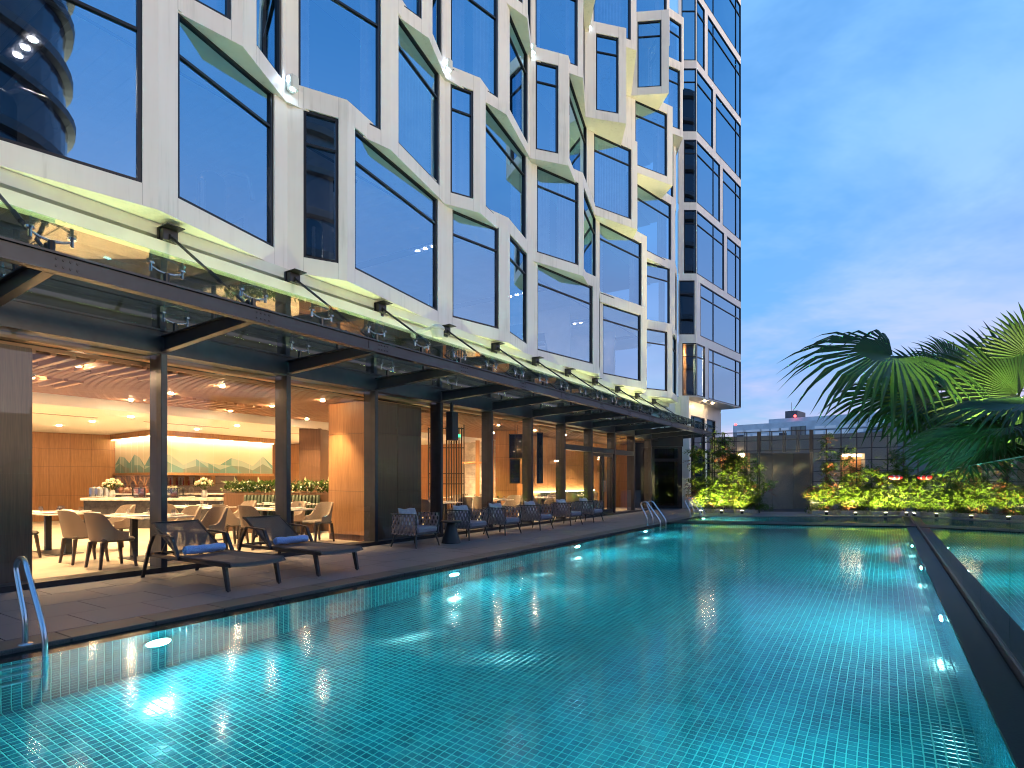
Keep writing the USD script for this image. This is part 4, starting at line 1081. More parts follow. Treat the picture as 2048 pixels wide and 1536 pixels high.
# buffet counter and what stands on it
t = thing('buffet_counter', 'long dark stone buffet counter in front of the mural hood', 'counter', trans(cx(300, 16.2), 16.2))
b = MB(); b.cbox(cx(160, 16.2), cx(448, 16.2), 16.2, 17.2, .80, .88, .01); build(b, 'worktop', 'table_stone', t)
b = MB(); b.box(cx(163, 16.2), cx(445, 16.2), 16.28, 17.1, .03, .80); build(b, 'body', 'dark_stone', t)
b = MB(); b.cbox(cx(210, 17.6), cx(448, 17.6), 17.6, 18.3, .92, .97, .01); build(b, 'rear_worktop', 'table_stone', t)
b = MB(); b.box(cx(212, 17.6), cx(446, 17.6), 17.66, 18.25, .03, .92); build(b, 'rear_body', 'dark_stone', t)
def urn(px, D, label):
    T = trans(cx(px, D), D, .88)
    if 'urn' not in GL:
        u = thing('coffee_urn', label, 'urn', T, 'steel urns on the buffet')
        b = MB(T); b.lathe([(0, .02), (.11, .02), (.115, .04), (.115, .27), (.10, .29), (.02, .30), (.02, .33), (0, .33)], n=14); build(b, 'tank', 'stainless', u)
        b = MB(T); b.cyl((0, -.11, .07), (0, -.16, .07), .016, n=6); b.cyl((0, -.15, .05), (0, -.15, .11), .01, n=6); build(b, 'tap', 'black_metal', u); GL['urn'] = u
    else:
        copy(GL['urn'], T, label)
urn(188, 16.5, 'steel urn at left end of the buffet'); urn(199, 16.5, 'second steel urn from the left on the buffet'); urn(211, 16.6, 'third steel urn from the left on the buffet')
def bouquet(px, D, z, label, s=1.0):
    T = trans(cx(px, D), D, z)
    u = thing('flower_vase', label, 'vase of flowers', T, None)
    b = MB(T); b.lathe([(0, 0), (.05 * s, 0), (.075 * s, .08 * s), (.05 * s, .17 * s), (.06 * s, .19 * s)], n=12); build(b, 'vase', 'porcelain' if s < 1.1 else 'gym_grey', u)
    r = random.Random(int(px)); st, fl = MB(T), MB(T)
    for i in range(60):
        a, e = r.uniform(0, 6.28), r.uniform(.0, 1.0); R = .21 * s * math.sqrt(e); x, y, zz = R * math.cos(a), R * math.sin(a), .19 * s + (.25 - .12 * e) * s + r.uniform(-.04, .04)
        if i % 3 == 0:
            st.tube([(x * .1, y * .1, .17 * s), (x * .6, y * .6, zz * .75), (x, y, zz)], .005, 4, False)
        m = trimesh.creation.icosphere(0, r.uniform(.018, .035) * s); fl.tm(m, trans(x, y, zz))
        for k in range(2):
            dx, dy = r.uniform(-.04, .04), r.uniform(-.04, .04)
            st.add([(x + dx, y + dy, zz - .06), (x + dx + .03, y + dy, zz - .03), (x + dx, y + dy + .03, zz - .09)], [(0, 1, 2)])
    build(st, 'stems', 'indoor_leaf', u); build(fl, 'blossoms', 'flower_white', u)
bouquet(225, 16.6, .88, 'white and yellow flowers in a pale vase on the left of the buffet', 1.15)
bouquet(409, 16.4, .88, 'white and yellow flowers in a dark blue vase on the right of the buffet', 1.2)
bouquet(345, 16.9, .88, 'small bunch of white flowers behind the glass dome on the buffet', .7)
def dome_(px, D, z, r_, label):
    T = trans(cx(px, D), D, z); u = thing('food_dome', label, 'glass dome', T, 'glass domes and cases on the buffet')
    b = MB(T); b.lathe([(r_, .03), (r_, .16), (r_ * .8, .24), (r_ * .3, .29), (.02, .30), (.025, .33), (0, .34)], n=16); build(b, 'cover', 'drink_glass', u)
    b = MB(T); b.lathe([(0, 0), (r_ * 1.1, 0), (r_ * 1.15, .03), (0, .03)], n=16); build(b, 'stand', 'polished_steel', u)
dome_(258, 16.5, .88, .16, 'large glass food dome left of the mullion on the buffet'); dome_(365, 16.5, .88, .13, 'glass food dome right of the mullion on the buffet'); dome_(382, 17.0, .88, .10, 'small glass dome beside the flowers on the buffet')
def caseg(px, D, label):
    T = trans(cx(px, D), D, .88); u = thing('display_case', label, 'display case', T, None)
    b = MB(T); w = .17
    for x in (-w, w):
        for y in (-.14, .14):
            b.box(x - .015, x + .015, y - .015, y + .015, 0, .26)
    b.box(-w - .015, w + .015, -.155, .155, .26, .285); b.box(-w, w, -.14, .14, 0, .02); build(b, 'frame', 'black_metal', u)
    b = MB(T); b.box(-w + .016, w - .016, -.139, -.135, .02, .26); build(b, 'pane', 'drink_glass', u)
    b = MB(T); b.lathe([(0, .02), (.09, .02), (.11, .07), (.06, .13), (0, .15)], n=10); build(b, 'bread', 'copper_dark', u)
caseg(284, 16.6, 'black framed glass display case left of the mullion on the buffet'); caseg(349, 16.5, 'black framed glass display case right of the mullion on the buffet')
for i, px in enumerate((245, 257, 274, 290)):
    T = trans(cx(px, 17.9), 17.9, .97); u = thing('serving_jar', ('leftmost', 'second', 'third', 'rightmost')[i] + ' copper and twig ornament on the rear counter', 'ornament', T, None)
    b = MB(T); b.lathe([(0, 0), (.09, 0), (.11, .10), (.06, .2), (.07, .24)], n=12); build(b, 'pot', 'copper_dark', u)
    b = MB(T); r = random.Random(i)
    for k in range(9):
        a = r.uniform(0, 6.28); b.tube([(0, 0, .2), (.07 * math.cos(a), .07 * math.sin(a), .36), (.16 * math.cos(a), .16 * math.sin(a), .46 + r.uniform(0, .1))], .008, 4)
    build(b, 'twigs', 'oak_slat', u)
t = thing('bottle_shelf', 'wooden bottle shelf hanging on the tiled kitchen wall', 'shelf', trans(cx(370, 23.8), 23.8))
b = MB(); b.box(cx(330, 23.8), cx(425, 23.8), 23.7, 24.0, 1.15, 1.18); b.box(cx(330, 23.8), cx(425, 23.8), 23.7, 24.0, 1.52, 1.55)
for px in (330, 350, 372, 394, 414, 425):
    b.box(cx(px, 23.8) - .015, cx(px, 23.8) + .015, 23.7, 24.0, 1.18, 1.52)
build(b, 'frame', 'oak_panel', t)
for i, px in enumerate((335, 341, 354, 361, 368, 378, 388, 399, 406)):
    T = trans(cx(px, 23.75), 23.75, 1.18)
    u = thing('bottle', 'dark red bottle on the kitchen shelf', 'bottle', T, 'bottles on the kitchen shelf')
    b = MB(T); b.lathe([(0, 0), (.036, 0), (.036, .16), (.013, .21), (.013, .28), (0, .28)], n=9); build(b, 'glass_body', 'bottle_red' if i % 3 else 'leg_wood', u)
# planter wall with lilies and the green banquette
t = thing('planter_box', 'long wooden planter box behind the green banquette', 'planter', trans(cx(560, 15.4), 15.4))
b = MB(); b.cbox(cx(447, 15.4), cx(682, 15.4), 15.4, 15.9, .03, 1.03, .01); build(b, 'box', 'walnut_panel', t)
b = MB(); b.box(cx(449, 15.4), cx(680, 15.4), 15.42, 15.88, 1.03, 1.04); build(b, 'soil', 'soil', t)
r = random.Random(12)
lv, fl = MB(), MB()
for i in range(900):
    x = cx(r.uniform(452, 680), 15.6); y = 15.6 + r.uniform(-.2, .2); z = 1.04 + r.uniform(.0, .26)
    a, e, L, W = r.uniform(0, 6.28), r.uniform(.1, 1.2), r.uniform(.10, .18), r.uniform(.03, .05)
    d = np.array([math.cos(a) * math.cos(e), math.sin(a) * math.cos(e), math.sin(e)]); s = np.array([-math.sin(a), math.cos(a), 0]) * W
    o = np.array([x, y, z]); lv.add([o, o + d * L * .5 + s, o + d * L, o + d * L * .5 - s], [(0, 1, 2, 3)])
    if i % 5 == 0:
        fl.tm(trimesh.creation.icosphere(0, r.uniform(.015, .03)), trans(x, y - .05, z + .02))
for i in range(5):
    x = cx(470 + i * 47, 15.6); fl.hull([(x - .04, 15.6, 1.36), (x + .04, 15.6, 1.36), (x, 15.57, 1.48), (x, 15.63, 1.36), (x, 15.58, 1.30)])
pl = thing('lily_bed', 'dense bed of green leaves and white flowers on the planter box', 'plants', trans(cx(560, 15.6), 15.6, 1.04))
build(lv, 'foliage', 'indoor_leaf', pl); build(fl, 'blossoms', 'flower_white', pl)
t = thing('banquette', 'green channelled banquette in front of the planter box', 'bench', trans(cx(556, 14.9), 14.9))
n = 22; x0, x1 = cx(478, 15.0), cx(632, 15.0)
for i in range(n):
    a = x0 + (x1 - x0) * i / n; c = x0 + (x1 - x0) * (i + 1) / n
    b = MB(); b.hull([(a + .004, 15.28, .45), (c - .004, 15.28, .45), (a + .004, 15.36, .98), (c - .004, 15.36, .98), (a + .02, 15.16, .47), (c - .02, 15.16, .47), (a + .02, 15.24, .93), (c - .02, 15.24, .93), (a + .02, 15.27, .985), (c - .02, 15.27, .985)]); build(b, 'back_channel', 'banquette_green', t)
b = MB(); b.cbox(x0, x1, 14.72, 15.27, .36, .46, .03); build(b, 'seat', 'banquette_green', t)
b = MB(); b.box(x0 + .03, x1 - .03, 14.8, 15.25, .03, .36); build(b, 'base', 'walnut_panel', t)
t = thing('banquette', 'green banquette along the wood wall beside the double door', 'bench', trans(*F(-11, 21.6)) @ FR)
for i in range(20):
    a = 19.4 + i * .25
    b = FB(); b.cbox(-11.30, -11.12, a + .004, a + .246, .42, .89, .03); build(b, 'back_channel', 'banquette_green', t)
b = FB(); b.cbox(-11.12, -10.72, 19.4, 24.4, .34, .44, .03); build(b, 'seat', 'banquette_green', t)
b = FB(); b.box(-11.25, -10.78, 19.45, 24.35, .03, .34); build(b, 'base', 'walnut_panel', t)
# pendant lamps over the far room
for i, px in enumerate((647, 663)):
    T = trans(cx(px, 21), 21, 2.35)
    u = thing('pendant_lamp', ('left', 'right')[i] + ' small pendant lamp hanging over the far room beyond the dark column', 'lamp', T, None)
    b = MB(T); b.cyl((0, 0, .12), (0, 0, .59), .006, n=5); build(b, 'cord', 'black_metal', u)
    b = MB(T); b.lathe([(.02, .12), (.07, .07), (.085, 0)], n=10); build(b, 'shade', 'black_metal', u)
    b = MB(T); b.lathe([(0, -.03), (.05, 0), (.05, .03), (0, .06)], n=8); build(b, 'bulb', 'warm_glow', u)

# ================================================================== GYM ON THE FIRST FLOOR
zg = ZF[0] + .06
b = FB(); b.box(-17, -9.92, -3, 28.4, zg - .03, zg); build(b, 'gym_floor', 'room_dark', HB)
gc = build((lambda m: (m.box(-17, -9.92, -3, 28.4, ZF[1] - .035, ZF[1] - .03), m)[1])(FB()), 'gym_ceiling', 'plenum_black', HB)
for i in range(126):
    q = -3 + i * .25
    b = FB(); b.box(-16.9, -9.93, q + .006, q + .244, ZF[1] - .06, ZF[1] - .037); build(b, 'ceiling_plank', 'gym_plank', gc)
b = FB(); b.box(-17, -16.9, -3, 28.4, zg, ZF[1] - .06); build(b, 'gym_wall', 'gym_plank', HB)
for q in (3.5, 9.0, 12.8, 17.8, 22.4, 26.0):
    b = FB(); b.box(-16.5, -10.0, q - .14, q + .14, ZF[1] - .12, ZF[1] - .062); build(b, 'ceiling_trough', 'room_dark', HB)
    for p in (-10.9, -11.2, -11.5, -14.5):
        b = FB(); b.cyl((p, q, ZF[1] - .121), (p, q, ZF[1] - .135), .055, n=10); build(b, 'gym_downlight', 'gym_lamp', HB)
for q0, q1 in ((8.6, 8.7), (20.2, 20.3), (24.6, 24.7)):
    b = FB(); b.box(-13.5, -10.3, q0, q1, zg, ZF[1] - .062); build(b, 'gym_partition', 'gym_plank', HB)
def machine(p, q, rot, label, kind):
    M = trans(*F(p, q, zg)) @ FR @ rotz(math.radians(rot))
    if kind == 'tower':
        t = thing('weight_machine', label, 'gym machine', M, None)
        b = MB(M); m = trimesh.creation.capsule(.8, .22, count=[10, 16]) if False else None
        b.lathe([(.20, .05), (.23, .10), (.23, 1.45), (.20, 1.56), (.12, 1.62), (0, 1.63)], (0, 0, 0), 18); build(b, 'shroud', 'gym_black', t, smooth=40)
        b = MB(M); b.cbox(-.03, .03, -.30, -.22, .1, 1.4, .01); build(b, 'guide', 'gym_grey', t)
        b = MB(M); b.tube([(0, 0, 1.5), (.25, .1, 1.72), (.62, .1, 1.6), (.70, .1, 1.2)], .035, 8); build(b, 'arm', 'gym_grey', t)
        b = MB(M); b.cbox(.35, .75, -.15, .35, .40, .50, .03); b.cbox(.50, .60, .05, .15, .0, .40, .01); build(b, 'seat', 'gym_black', t)
    else:
        t = thing('treadmill', label, 'gym machine', M, None)
        b = MB(M); b.cbox(-.35, .35, -.8, .8, .05, .17, .03); build(b, 'deck', 'gym_black', t)
        for s in (-1, 1):
            b = MB(M); b.tube([(s * .36, -.55, .12), (s * .36, -.35, .7), (s * .36, -.25, 1.05), (s * .34, -.05, 1.08), (s * .33, .4, .98)], .035, 8); build(b, 'handrail', 'gym_grey', t)
        b = MB(M); b.hull([(-.34, -.34, 1.02), (.34, -.34, 1.02), (-.30, -.24, 1.45), (.30, -.24, 1.45), (-.34, -.28, 1.02), (.34, -.28, 1.02), (-.30, -.19, 1.45), (.30, -.19, 1.45)]); build(b, 'console', 'gym_black', t)
machine(-10.5, 2.95, 40, 'gym machine with a bent arm behind the leftmost first floor window', 'tower')
machine(-10.45, 5.15, -20, 'left weight machine behind the second first floor window', 'tower')
machine(-10.15, 5.85, 30, 'right weight machine behind the second first floor window', 'tower')
machine(-10.2, 8.05, 60, 'gym machine at the left edge of the wide first floor window', 'tower')
machine(-10.6, 12.6, 200, 'treadmill behind the window right of the wide first floor window', 'mill')
machine(-10.6, 16.6, 190, 'left treadmill behind the lit first floor corner window', 'mill')
machine(-10.6, 18.0, 190, 'right treadmill behind the lit first floor corner window', 'mill')

# ================================================================== POOLSIDE FURNITURE
mk('sling', {'g': ('geometry', {}), 'n': ('noise_texture', {'scale': 300.0, 'detail': 1.0}),
             'r': ('rgb_ramp', {'ramp': [(0.3, (0.045, 0.038, 0.037)), (0.7, (0.105, 0.092, 0.088))]}),
             'p': ('principled_bsdf', {'roughness': 0.7}), 't': ('transparent_bsdf', {}), 'm': ('mix_closure', {'fac': 0.16})},
   [('g.position', 'n.vector'), ('n.fac', 'r.fac'), ('r.color', 'p.base_color'), ('p.BSDF', 'm.closure1'), ('t.BSDF', 'm.closure2')], surface='m.closure')
def arc(c, r, a0, a1, n):
    return [(c[0] + r * math.cos(math.radians(a0 + (a1 - a0) * i / n)), c[1] + r * math.sin(math.radians(a0 + (a1 - a0) * i / n))) for i in range(n + 1)]
def lounger(M, label):
    if 'lounger' in proto:
        return copy(proto['lounger'], M, label)
    t = thing('sun_lounger', label, 'sun lounger', M, 'sun loungers beside the pool'); proto['lounger'] = t
    for s in (-1, 1):
        y = s * .355
        b = MB(M); b.cbox(-1.02, 1.04, y - .016, y + .016, .300, .352, .006); build(b, 'side_rail', 'lounger_frame', t)
        b = MB(M); b.hull([(.90 + dx, y + dy, .345) for dx in (-.03, .045) for dy in (-.018, .018)] + [(.99 + dx, y + dy, .012) for dx in (-.025, .03) for dy in (-.016, .016)]); b.cyl((.99, y, 0), (.99, y, .012), .014, n=8); build(b, 'leg', 'lounger_frame', t)
        pts = [(-1.06, 0), (-.86, .46)] + arc((-.70, .54), .09, 160, 90, 5) + [(-.36, .618)] + arc((-.32, .535), .08, 80, 10, 5) + [(-.10, .33)]
        b = MB(M)
        for a, c in zip(pts[:-1], pts[1:]):
            b.bar((a[0], s * .385, a[1]), (c[0], s * .385, c[1]), .030, .044, up=(0, 1, 0)) if False else b.hull([(x + nx, s * .385 + dy, z + nz) for (x, z) in (a, c) for dy in (-.020, .020) for nx, nz in ((.014, .010), (-.014, -.010), (-.010, .012), (.010, -.012))])
        build(b, 'armrest', 'lounger_frame', t)
        b = MB(M); b.bar((-.24, s * .315, .36), (-.92, s * .315, .77), .022, .030); build(b, 'back_rail', 'lounger_frame', t)
    for x_, z_, w_ in ((1.03, .325, .04), (-.24, .325, .04), (-1.0, .325, .04), (-.92, .77, .025)):
        b = MB(M); b.bar((x_, -.338, z_), (x_, .338, z_), .03, w_); build(b, 'cross_bar', 'lounger_frame', t)
    b = MB(M)
    for s in (-1, 1):
        b.bar((-.62, s * .26, .57), (-.80, s * .26, .34), .014, .02)
    b.bar((-.80, -.27, .34), (-.80, .27, .34), .02, .02); build(b, 'prop', 'lounger_frame', t)
    def sling(prof, name, wy):
        n = 10; v, f = [], []
        for (x, z) in prof:
            for j in range(n + 1):
                y = -wy + 2 * wy * j / n; v.append((x, y, z - .022 * (1 - (y / wy) ** 2)))
        for i in range(len(prof) - 1):
            for j in range(n):
                f.append((i * (n + 1) + j, i * (n + 1) + j + 1, (i + 1) * (n + 1) + j + 1, (i + 1) * (n + 1) + j))
        b = MB(M); b.add(v, f); build(b, name, 'sling', t, smooth=40)
    sling([(1.105, .315), (1.085, .345), (1.05, .366), (1.0, .368), (.6, .364), (.2, .362), (-.05, .364), (-.22, .372)], 'seat_sling', .372)
    sling([(-.235, .378), (-.40, .468), (-.60, .588), (-.80, .708), (-.915, .785), (-.935, .79), (-.945, .775)], 'back_sling', .335)
    for s in (-1, 1):      # rolled hem tubes along the seat edges
        b = MB(M); b.tube([(1.10, s * .372, .322), (1.05, s * .374, .366), (.2, s * .374, .362), (-.22, s * .372, .37)], .010, 6); build(b, 'hem', 'sling', t)
    return t
def ML_(p, q, rot=0):
    return trans(*F(p, q)) @ FR @ rotz(math.radians(rot))
L1, L2 = ML_(-7.79, 4.485), ML_(-7.80, 5.87, -1.0)
lounger(L1, 'grey mesh sun lounger nearest the camera on the pool deck')
lounger(L2, 'grey mesh sun lounger farther from the camera, beside the lit wood column')
def towel(M, label):
    if 'towel' in proto:
        return copy(proto['towel'], M, label)
    t = thing('rolled_towel', label, 'towel', M, 'rolled blue towels on the sun loungers'); proto['towel'] = t
    n, m = 28, 22; v, f = [], []
    for i in range(m + 1):
        y = -.275 + .55 * i / m
        for j in range(n):
            a = 2 * math.pi * j / n; r = .060 + .004 * math.sin(3 * a + 9 * y) + .003 * math.sin(31 * y + a)
            if i in (0, m):
                r *= .93
            v.append((r * math.cos(a), y, .058 + r * math.sin(a) * .93))
    for i in range(m):
        for j in range(n):
            k = (j + 1) % n; f.append((i * n + j, i * n + k, (i + 1) * n + k, (i + 1) * n + j))
    b = MB(M); b.add(v, f); build(b, 'roll', 'towel_blue', t, smooth=50)
    for s in (-1, 1):      # spiral of folded layers at each end
        b = MB(M)
        pts = [((.006 + .050 * k / 60) * math.cos(k * .33), s * (.270 + .004), .058 + (.006 + .050 * k / 60) * math.sin(k * .33)) for k in range(61)]
        b.tube(pts, .0075, 5); build(b, 'roll_end', 'towel_blue', t)
    return t
towel(L1 @ trans(-.165, 0.0, .372) @ rotz(.03), 'rolled blue towel on the sun lounger nearest the camera')
towel(L2 @ trans(-.165, .02, .372) @ rotz(-.04), 'rolled blue towel on the farther sun lounger')

def armchair(M, label):
    if 'arm' in proto:
        return copy(proto['arm'], M, label)
    t = thing('woven_armchair', label, 'armchair', M, 'woven armchairs along the restaurant front'); proto['arm'] = t
    for sx in (-1, 1):
        for sy in (-1, 1):
            b = MB(M); b.tube([(sx * .27, sy * .31, .275), (sx * .335, sy * .375, .0)], [.022, .015], 8); build(b, 'leg', 'chair_metal', t)
    b = MB(M); b.tube([(.31, -.335, .275), (.31, .335, .275), (-.29, .335, .275), (-.31, .31, .275), (-.31, -.31, .275), (-.29, -.335, .275), (.31, -.335, .275)], .013, 8)
    for s in (-1, 1):
        b.tube([(.31, s * .335, .275), (.335, s * .385, .68)], .013, 8)
    b.tube([(.335, -.385, .68), (-.32, -.385, .68), (-.36, -.345, .68), (-.36, .345, .68), (-.32, .385, .68), (.335, .385, .68)], .011, 8)
    build(b, 'frame', 'chair_metal', t)
    # woven straps: each one wound up the shell in a wave, neighbours in opposite phase
    path = [(.33, -.36), (-.31, -.36), (-.335, -.335), (-.335, .335), (-.31, .36), (.33, .36)]
    P = np.array(path); seg = np.linalg.norm(np.diff(P, axis=0), axis=1); cum = np.concatenate([[0], np.cumsum(seg)])
    def at(s, z):
        s = min(max(s, 0), cum[-1]); i = min(np.searchsorted(cum, s, 'right') - 1, len(seg) - 1); u = (s - cum[i]) / seg[i]
        p = P[i] + (P[i + 1] - P[i]) * u; d = (P[i + 1] - P[i]) / seg[i]; nrm = np.array([d[1], -d[0]])
        fl = (z - .275) / .405
        out = p + nrm * (.028 * fl - .012)
        return np.array([out[0], out[1], z]), np.array([nrm[0], nrm[1], 0])
    pitch = .049; N = int(cum[-1] / pitch); grp = {0: MB(M), 1: MB(M), 2: MB(M)}
    for i in range(N + 1):
        s0 = cum[-1] * i / N; k = 0 if s0 < cum[1] else (1 if s0 < cum[4] else 2); ph = math.pi * (i % 2)
        v, f = [], []; K = 16
        for j in range(K + 1):
            tt = j / K; z = .262 + .43 * tt; w = math.sin(2 * math.pi * 2.5 * tt + ph)
            c, n_ = at(s0 + .014 * w, z); a, _ = at(s0 + .014 * w - .0215, z); e, _ = at(s0 + .014 * w + .0215, z)
            off = n_ * (.014 * math.cos(2 * math.pi * 2.5 * tt + ph))
            v += [a + off, c + off + n_ * .009, e + off, c + off - n_ * .006]
        for j in range(K):
            o = j * 4
            for q in range(4):
                r_ = (q + 1) % 4; f.append((o + q, o + r_, o + 4 + r_, o + 4 + q))
        grp[k].add(v, f)
    for k in range(3):
        build(grp[k], 'woven_side' if k != 1 else 'woven_back', 'weave_strap', t, kind='stuff', smooth=40)
    b = MB(M); b.cbox(-.30, .335, -.325, .325, .285, .42, .035); build(b, 'seat_cushion', 'cushion_grey', t)
    # puffed back pillow
    n = 12; v, f = [], []
    for side in (-1, 1):
        for i in range(n + 1):
            for j in range(n + 1):
                u, w = -1 + 2 * i / n, -1 + 2 * j / n
                th = .085 * (1 - u ** 4) ** .6 * (1 - w ** 4) ** .6
                x = side * th; y = u * (.27 - .02 * (1 - abs(w)) * abs(u)); z = w * (.20 - .02 * (1 - abs(u)) * abs(w))
                ca, sa = math.cos(.32), math.sin(.32)
                v.append((-.20 + x * ca - z * sa, .02 + y, .60 + x * sa + z * ca + .01 * math.sin(5 * u)))
    W = n + 1
    for s in (0, 1):
        for i in range(n):
            for j in range(n):
                o = s * W * W; f.append((o + i * W + j, o + i * W + j + 1, o + (i + 1) * W + j + 1, o + (i + 1) * W + j))
    b = MB(M); b.add(v, f); build(b, 'pillow', 'pillow_grey', t, smooth=60)
    return t
ords = ['nearest woven armchair, left of the cone side table', 'woven armchair right of the cone side table', 'third woven armchair from the camera', 'fourth woven armchair from the camera', 'fifth woven armchair from the camera', 'farthest woven armchair, nearest the double door']
for (q, rt), lb in zip([(9.12, 2), (10.93, -1), (12.40, 0), (14.12, 1), (16.0, -2), (17.6, 0)], ords):
    armchair(ML_(-8.25, q, rt), lb)
t = thing('side_table', 'dark round side table on a cone foot between the first two armchairs', 'table', ML_(-8.0, 9.99))
M = MAT[t]; b = MB(M); b.lathe([(0, 0), (.205, 0), (.21, .012), (.085, .455), (0, .455)], n=28); build(b, 'cone_foot', 'table_charcoal', t, smooth=30)
b = MB(M); b.lathe([(0, .456), (.225, .456), (.235, .466), (.235, .482), (.228, .488), (0, .488)], n=28); build(b, 'tabletop', 'table_charcoal', t, smooth=30)
def ladder(p0, q, label, first):
    M = trans(*F(p0, q)) @ FR
    if 'ladder' in proto:
        return copy(proto['ladder'], M, label)
    t = thing('pool_ladder', label, 'pool ladder', M, 'stainless pool ladders'); proto['ladder'] = t
    for y in (0.0, .52):
        top = arc((-.085, .58), .135, 160, 20, 10)
        pts = [(0.0, 0.0), (0.0, .16), (-.03, .26), (-.17, .52)] + top + [(.10, .55), (.34, .24), (.40, .12), (.41, 0.0), (.41, -.95)]
        # smooth the polyline
        P = np.array(pts); 
        for _ in range(2):
            P = np.vstack([P[:1]] + [np.vstack([.75 * a + .25 * c, .25 * a + .75 * c]) for a, c in zip(P[:-1], P[1:])] + [P[-1:]])
        b = MB(M); b.tube([(x, y, z) for x, z in P], .0215, 12); build(b, 'rail', 'stainless', t, smooth=60)
        b = MB(M); b.lathe([(.022, .012), (.05, .008), (.055, .0), (.0, .0)], (0, y, 0), 16); build(b, 'flange', 'stainless', t)
    for z in (-.14, -.36, -.58):
        b = MB(M); b.cbox(.365, .455, .02, .50, z - .018, z + .012, .008); build(b, 'step', 'stainless', t)
    return t
ladder(-6.08, 1.38, 'stainless pool ladder nearest the camera at the left edge', True)
ladder(-6.10, 17.15, 'stainless ladder of the main pool at its far corner', False)
ladder(-6.12, 21.85, 'stainless ladder of the small pool behind the divider', False)

# ================================================================== FAR END: WALL, TRELLIS, PLANTERS, CLIMBERS
def TD(px):
    return 24.8 - (px - 1385) * .0042
def tz(py, px):
    return H + (960 - py) * TD(px) / 1162
wall = thing('pebble_wall', 'tall pebble-dashed concrete wall with recessed bays behind the trellis', 'wall', trans(cx(1560, 27), 27))
b = MB()
b.box(cx(1424, 27), cx(1500, 27), 27, 27.3, 0, 2.62); b.box(cx(1627, 27), cx(1680, 27), 27, 27.3, 0, 2.62); b.box(cx(1730, 27), cx(1795, 27), 27, 27.3, 0, 2.62)
x0, x1 = cx(1424, 27), cx(1795, 27)
b.hull([(x0, 27, 2.62), (x1, 27, 2.62), (x0, 27.3, 2.62), (x1, 27.3, 2.62), (x0, 27, 3.36), (x1, 27, 3.62), (x0, 27.3, 3.36), (x1, 27.3, 3.62)])
build(b, 'wall_face', 'pebble_concrete', wall)
for i, (a, c) in enumerate(((1501, 1545), (1545.6, 1586), (1586.6, 1626))):
    b = MB(); b.cbox(cx(a, 27.9), cx(c, 27.9), 27.9, 28.0, 0, 2.9, .008); build(b, 'recess_panel', 'pebble_concrete', wall)
for i in range(7):
    a = 1678 + i * 9; b = MB(); b.cbox(cx(a + .3, 27.6), cx(a + 8.7, 27.6), 27.6, 27.66, 0, 2.62, .004); build(b, 'wood_board', 'oak_panel', wall)
b = MB(); b.box(cx(1680, 27.3), cx(1731, 27.3), 27.32, 27.36, 2.50, 2.60); build(b, 'light_strip', 'cove_glow', wall)
b = MB(); b.box(cx(1440, 26.9), cx(1500, 26.9), 26.90, 26.95, 1.9, 2.62); build(b, 'wood_board', 'oak_panel', wall)
b = MB(); b.box(cx(1478, 26.8), cx(1490, 26.8), 26.84, 26.88, 2.44, 2.60); build(b, 'light_strip', 'cove_glow', wall)

def trellis(posts, zlo, label, top=True, rails=None):
    px0, px1 = posts[0], posts[-1]
    t = thing('metal_trellis', label, 'trellis', trans(cx(px0, TD(px0)), TD(px0)))
    def top_z(px):
        return 3.34 + (px - 1385) * .00045
    for px in posts:
        D = TD(px); x = cx(px, D)
        for dx in ((-.04, .04) if px < 1640 else (0,)):
            b = MB(); b.box(x + dx - .016, x + dx + .016, D - .018, D + .018, zlo, top_z(px)); build(b, 'post', 'black_metal', t)
    zs = [z for z in (.45, .86, 1.27, 1.68, 2.09, 2.55, 2.96) if z > zlo - .01] + [3.32]
    for z in zs:
        A, B = px0, px1
        zz0 = z + (px0 - 1385) * .00045 * (z / 3.3); zz1 = z + (px1 - 1385) * .00045 * (z / 3.3)
        b = MB(); b.bar((cx(A, TD(A)), TD(A) - .02, zz0), (cx(B, TD(B)), TD(B) - .02, zz1), .028, .030); build(b, 'rail', 'black_metal', t)
trellis([1386, 1407, 1427, 1447, 1470, 1491.5, 1517], 0, 'left black metal trellis beside the tower base')
trellis([1519, 1541.5, 1568.5, 1596, 1621.5], 2.53, 'short black trellis header hanging over the open bay')
trellis([1623.5, 1652.5, 1682, 1713, 1743, 1775, 1807, 1836], 0, 'right black metal trellis covered in climbers')

def planter(a, c, label):
    D = TD((a + c) / 2) - .28; t = thing('planter_trough', label, 'planter', trans(cx(a, D), D), None)
    b = MB(); x0, x1 = cx(a, D), cx(c, D); hull = [(x0 + i, y, z) for i in (0,) for y in (0,) for z in (0,)]
    b.cbox(x0, x1, D, D + .035, 0.0, .155, .01); b.cbox(x0, x1, D + .395, D + .43, 0.0, .155, .01); b.cbox(x0, x0 + .035, D + .036, D + .394, 0, .155, .01); b.cbox(x1 - .035, x1, D + .036, D + .394, 0, .155, .01); build(b, 'trough', 'planter_concrete', t)
    b = MB(); b.box(x0 + .036, x1 - .036, D + .036, D + .394, .02, .13); build(b, 'soil', 'soil', t)
for a, c, lb in [(1387, 1428, 'leftmost concrete planter trough below the left trellis'), (1429, 1471, 'middle concrete planter trough below the left trellis'), (1472, 1516, 'right concrete planter trough below the left trellis'), (1624, 1681, 'leftmost concrete planter trough below the right trellis'), (1682, 1742, 'second concrete planter trough below the right trellis'), (1743, 1800, 'third concrete planter trough below the right trellis'), (1801, 1830, 'last concrete planter trough next to the glass balustrade')]:
    planter(a, c, lb)
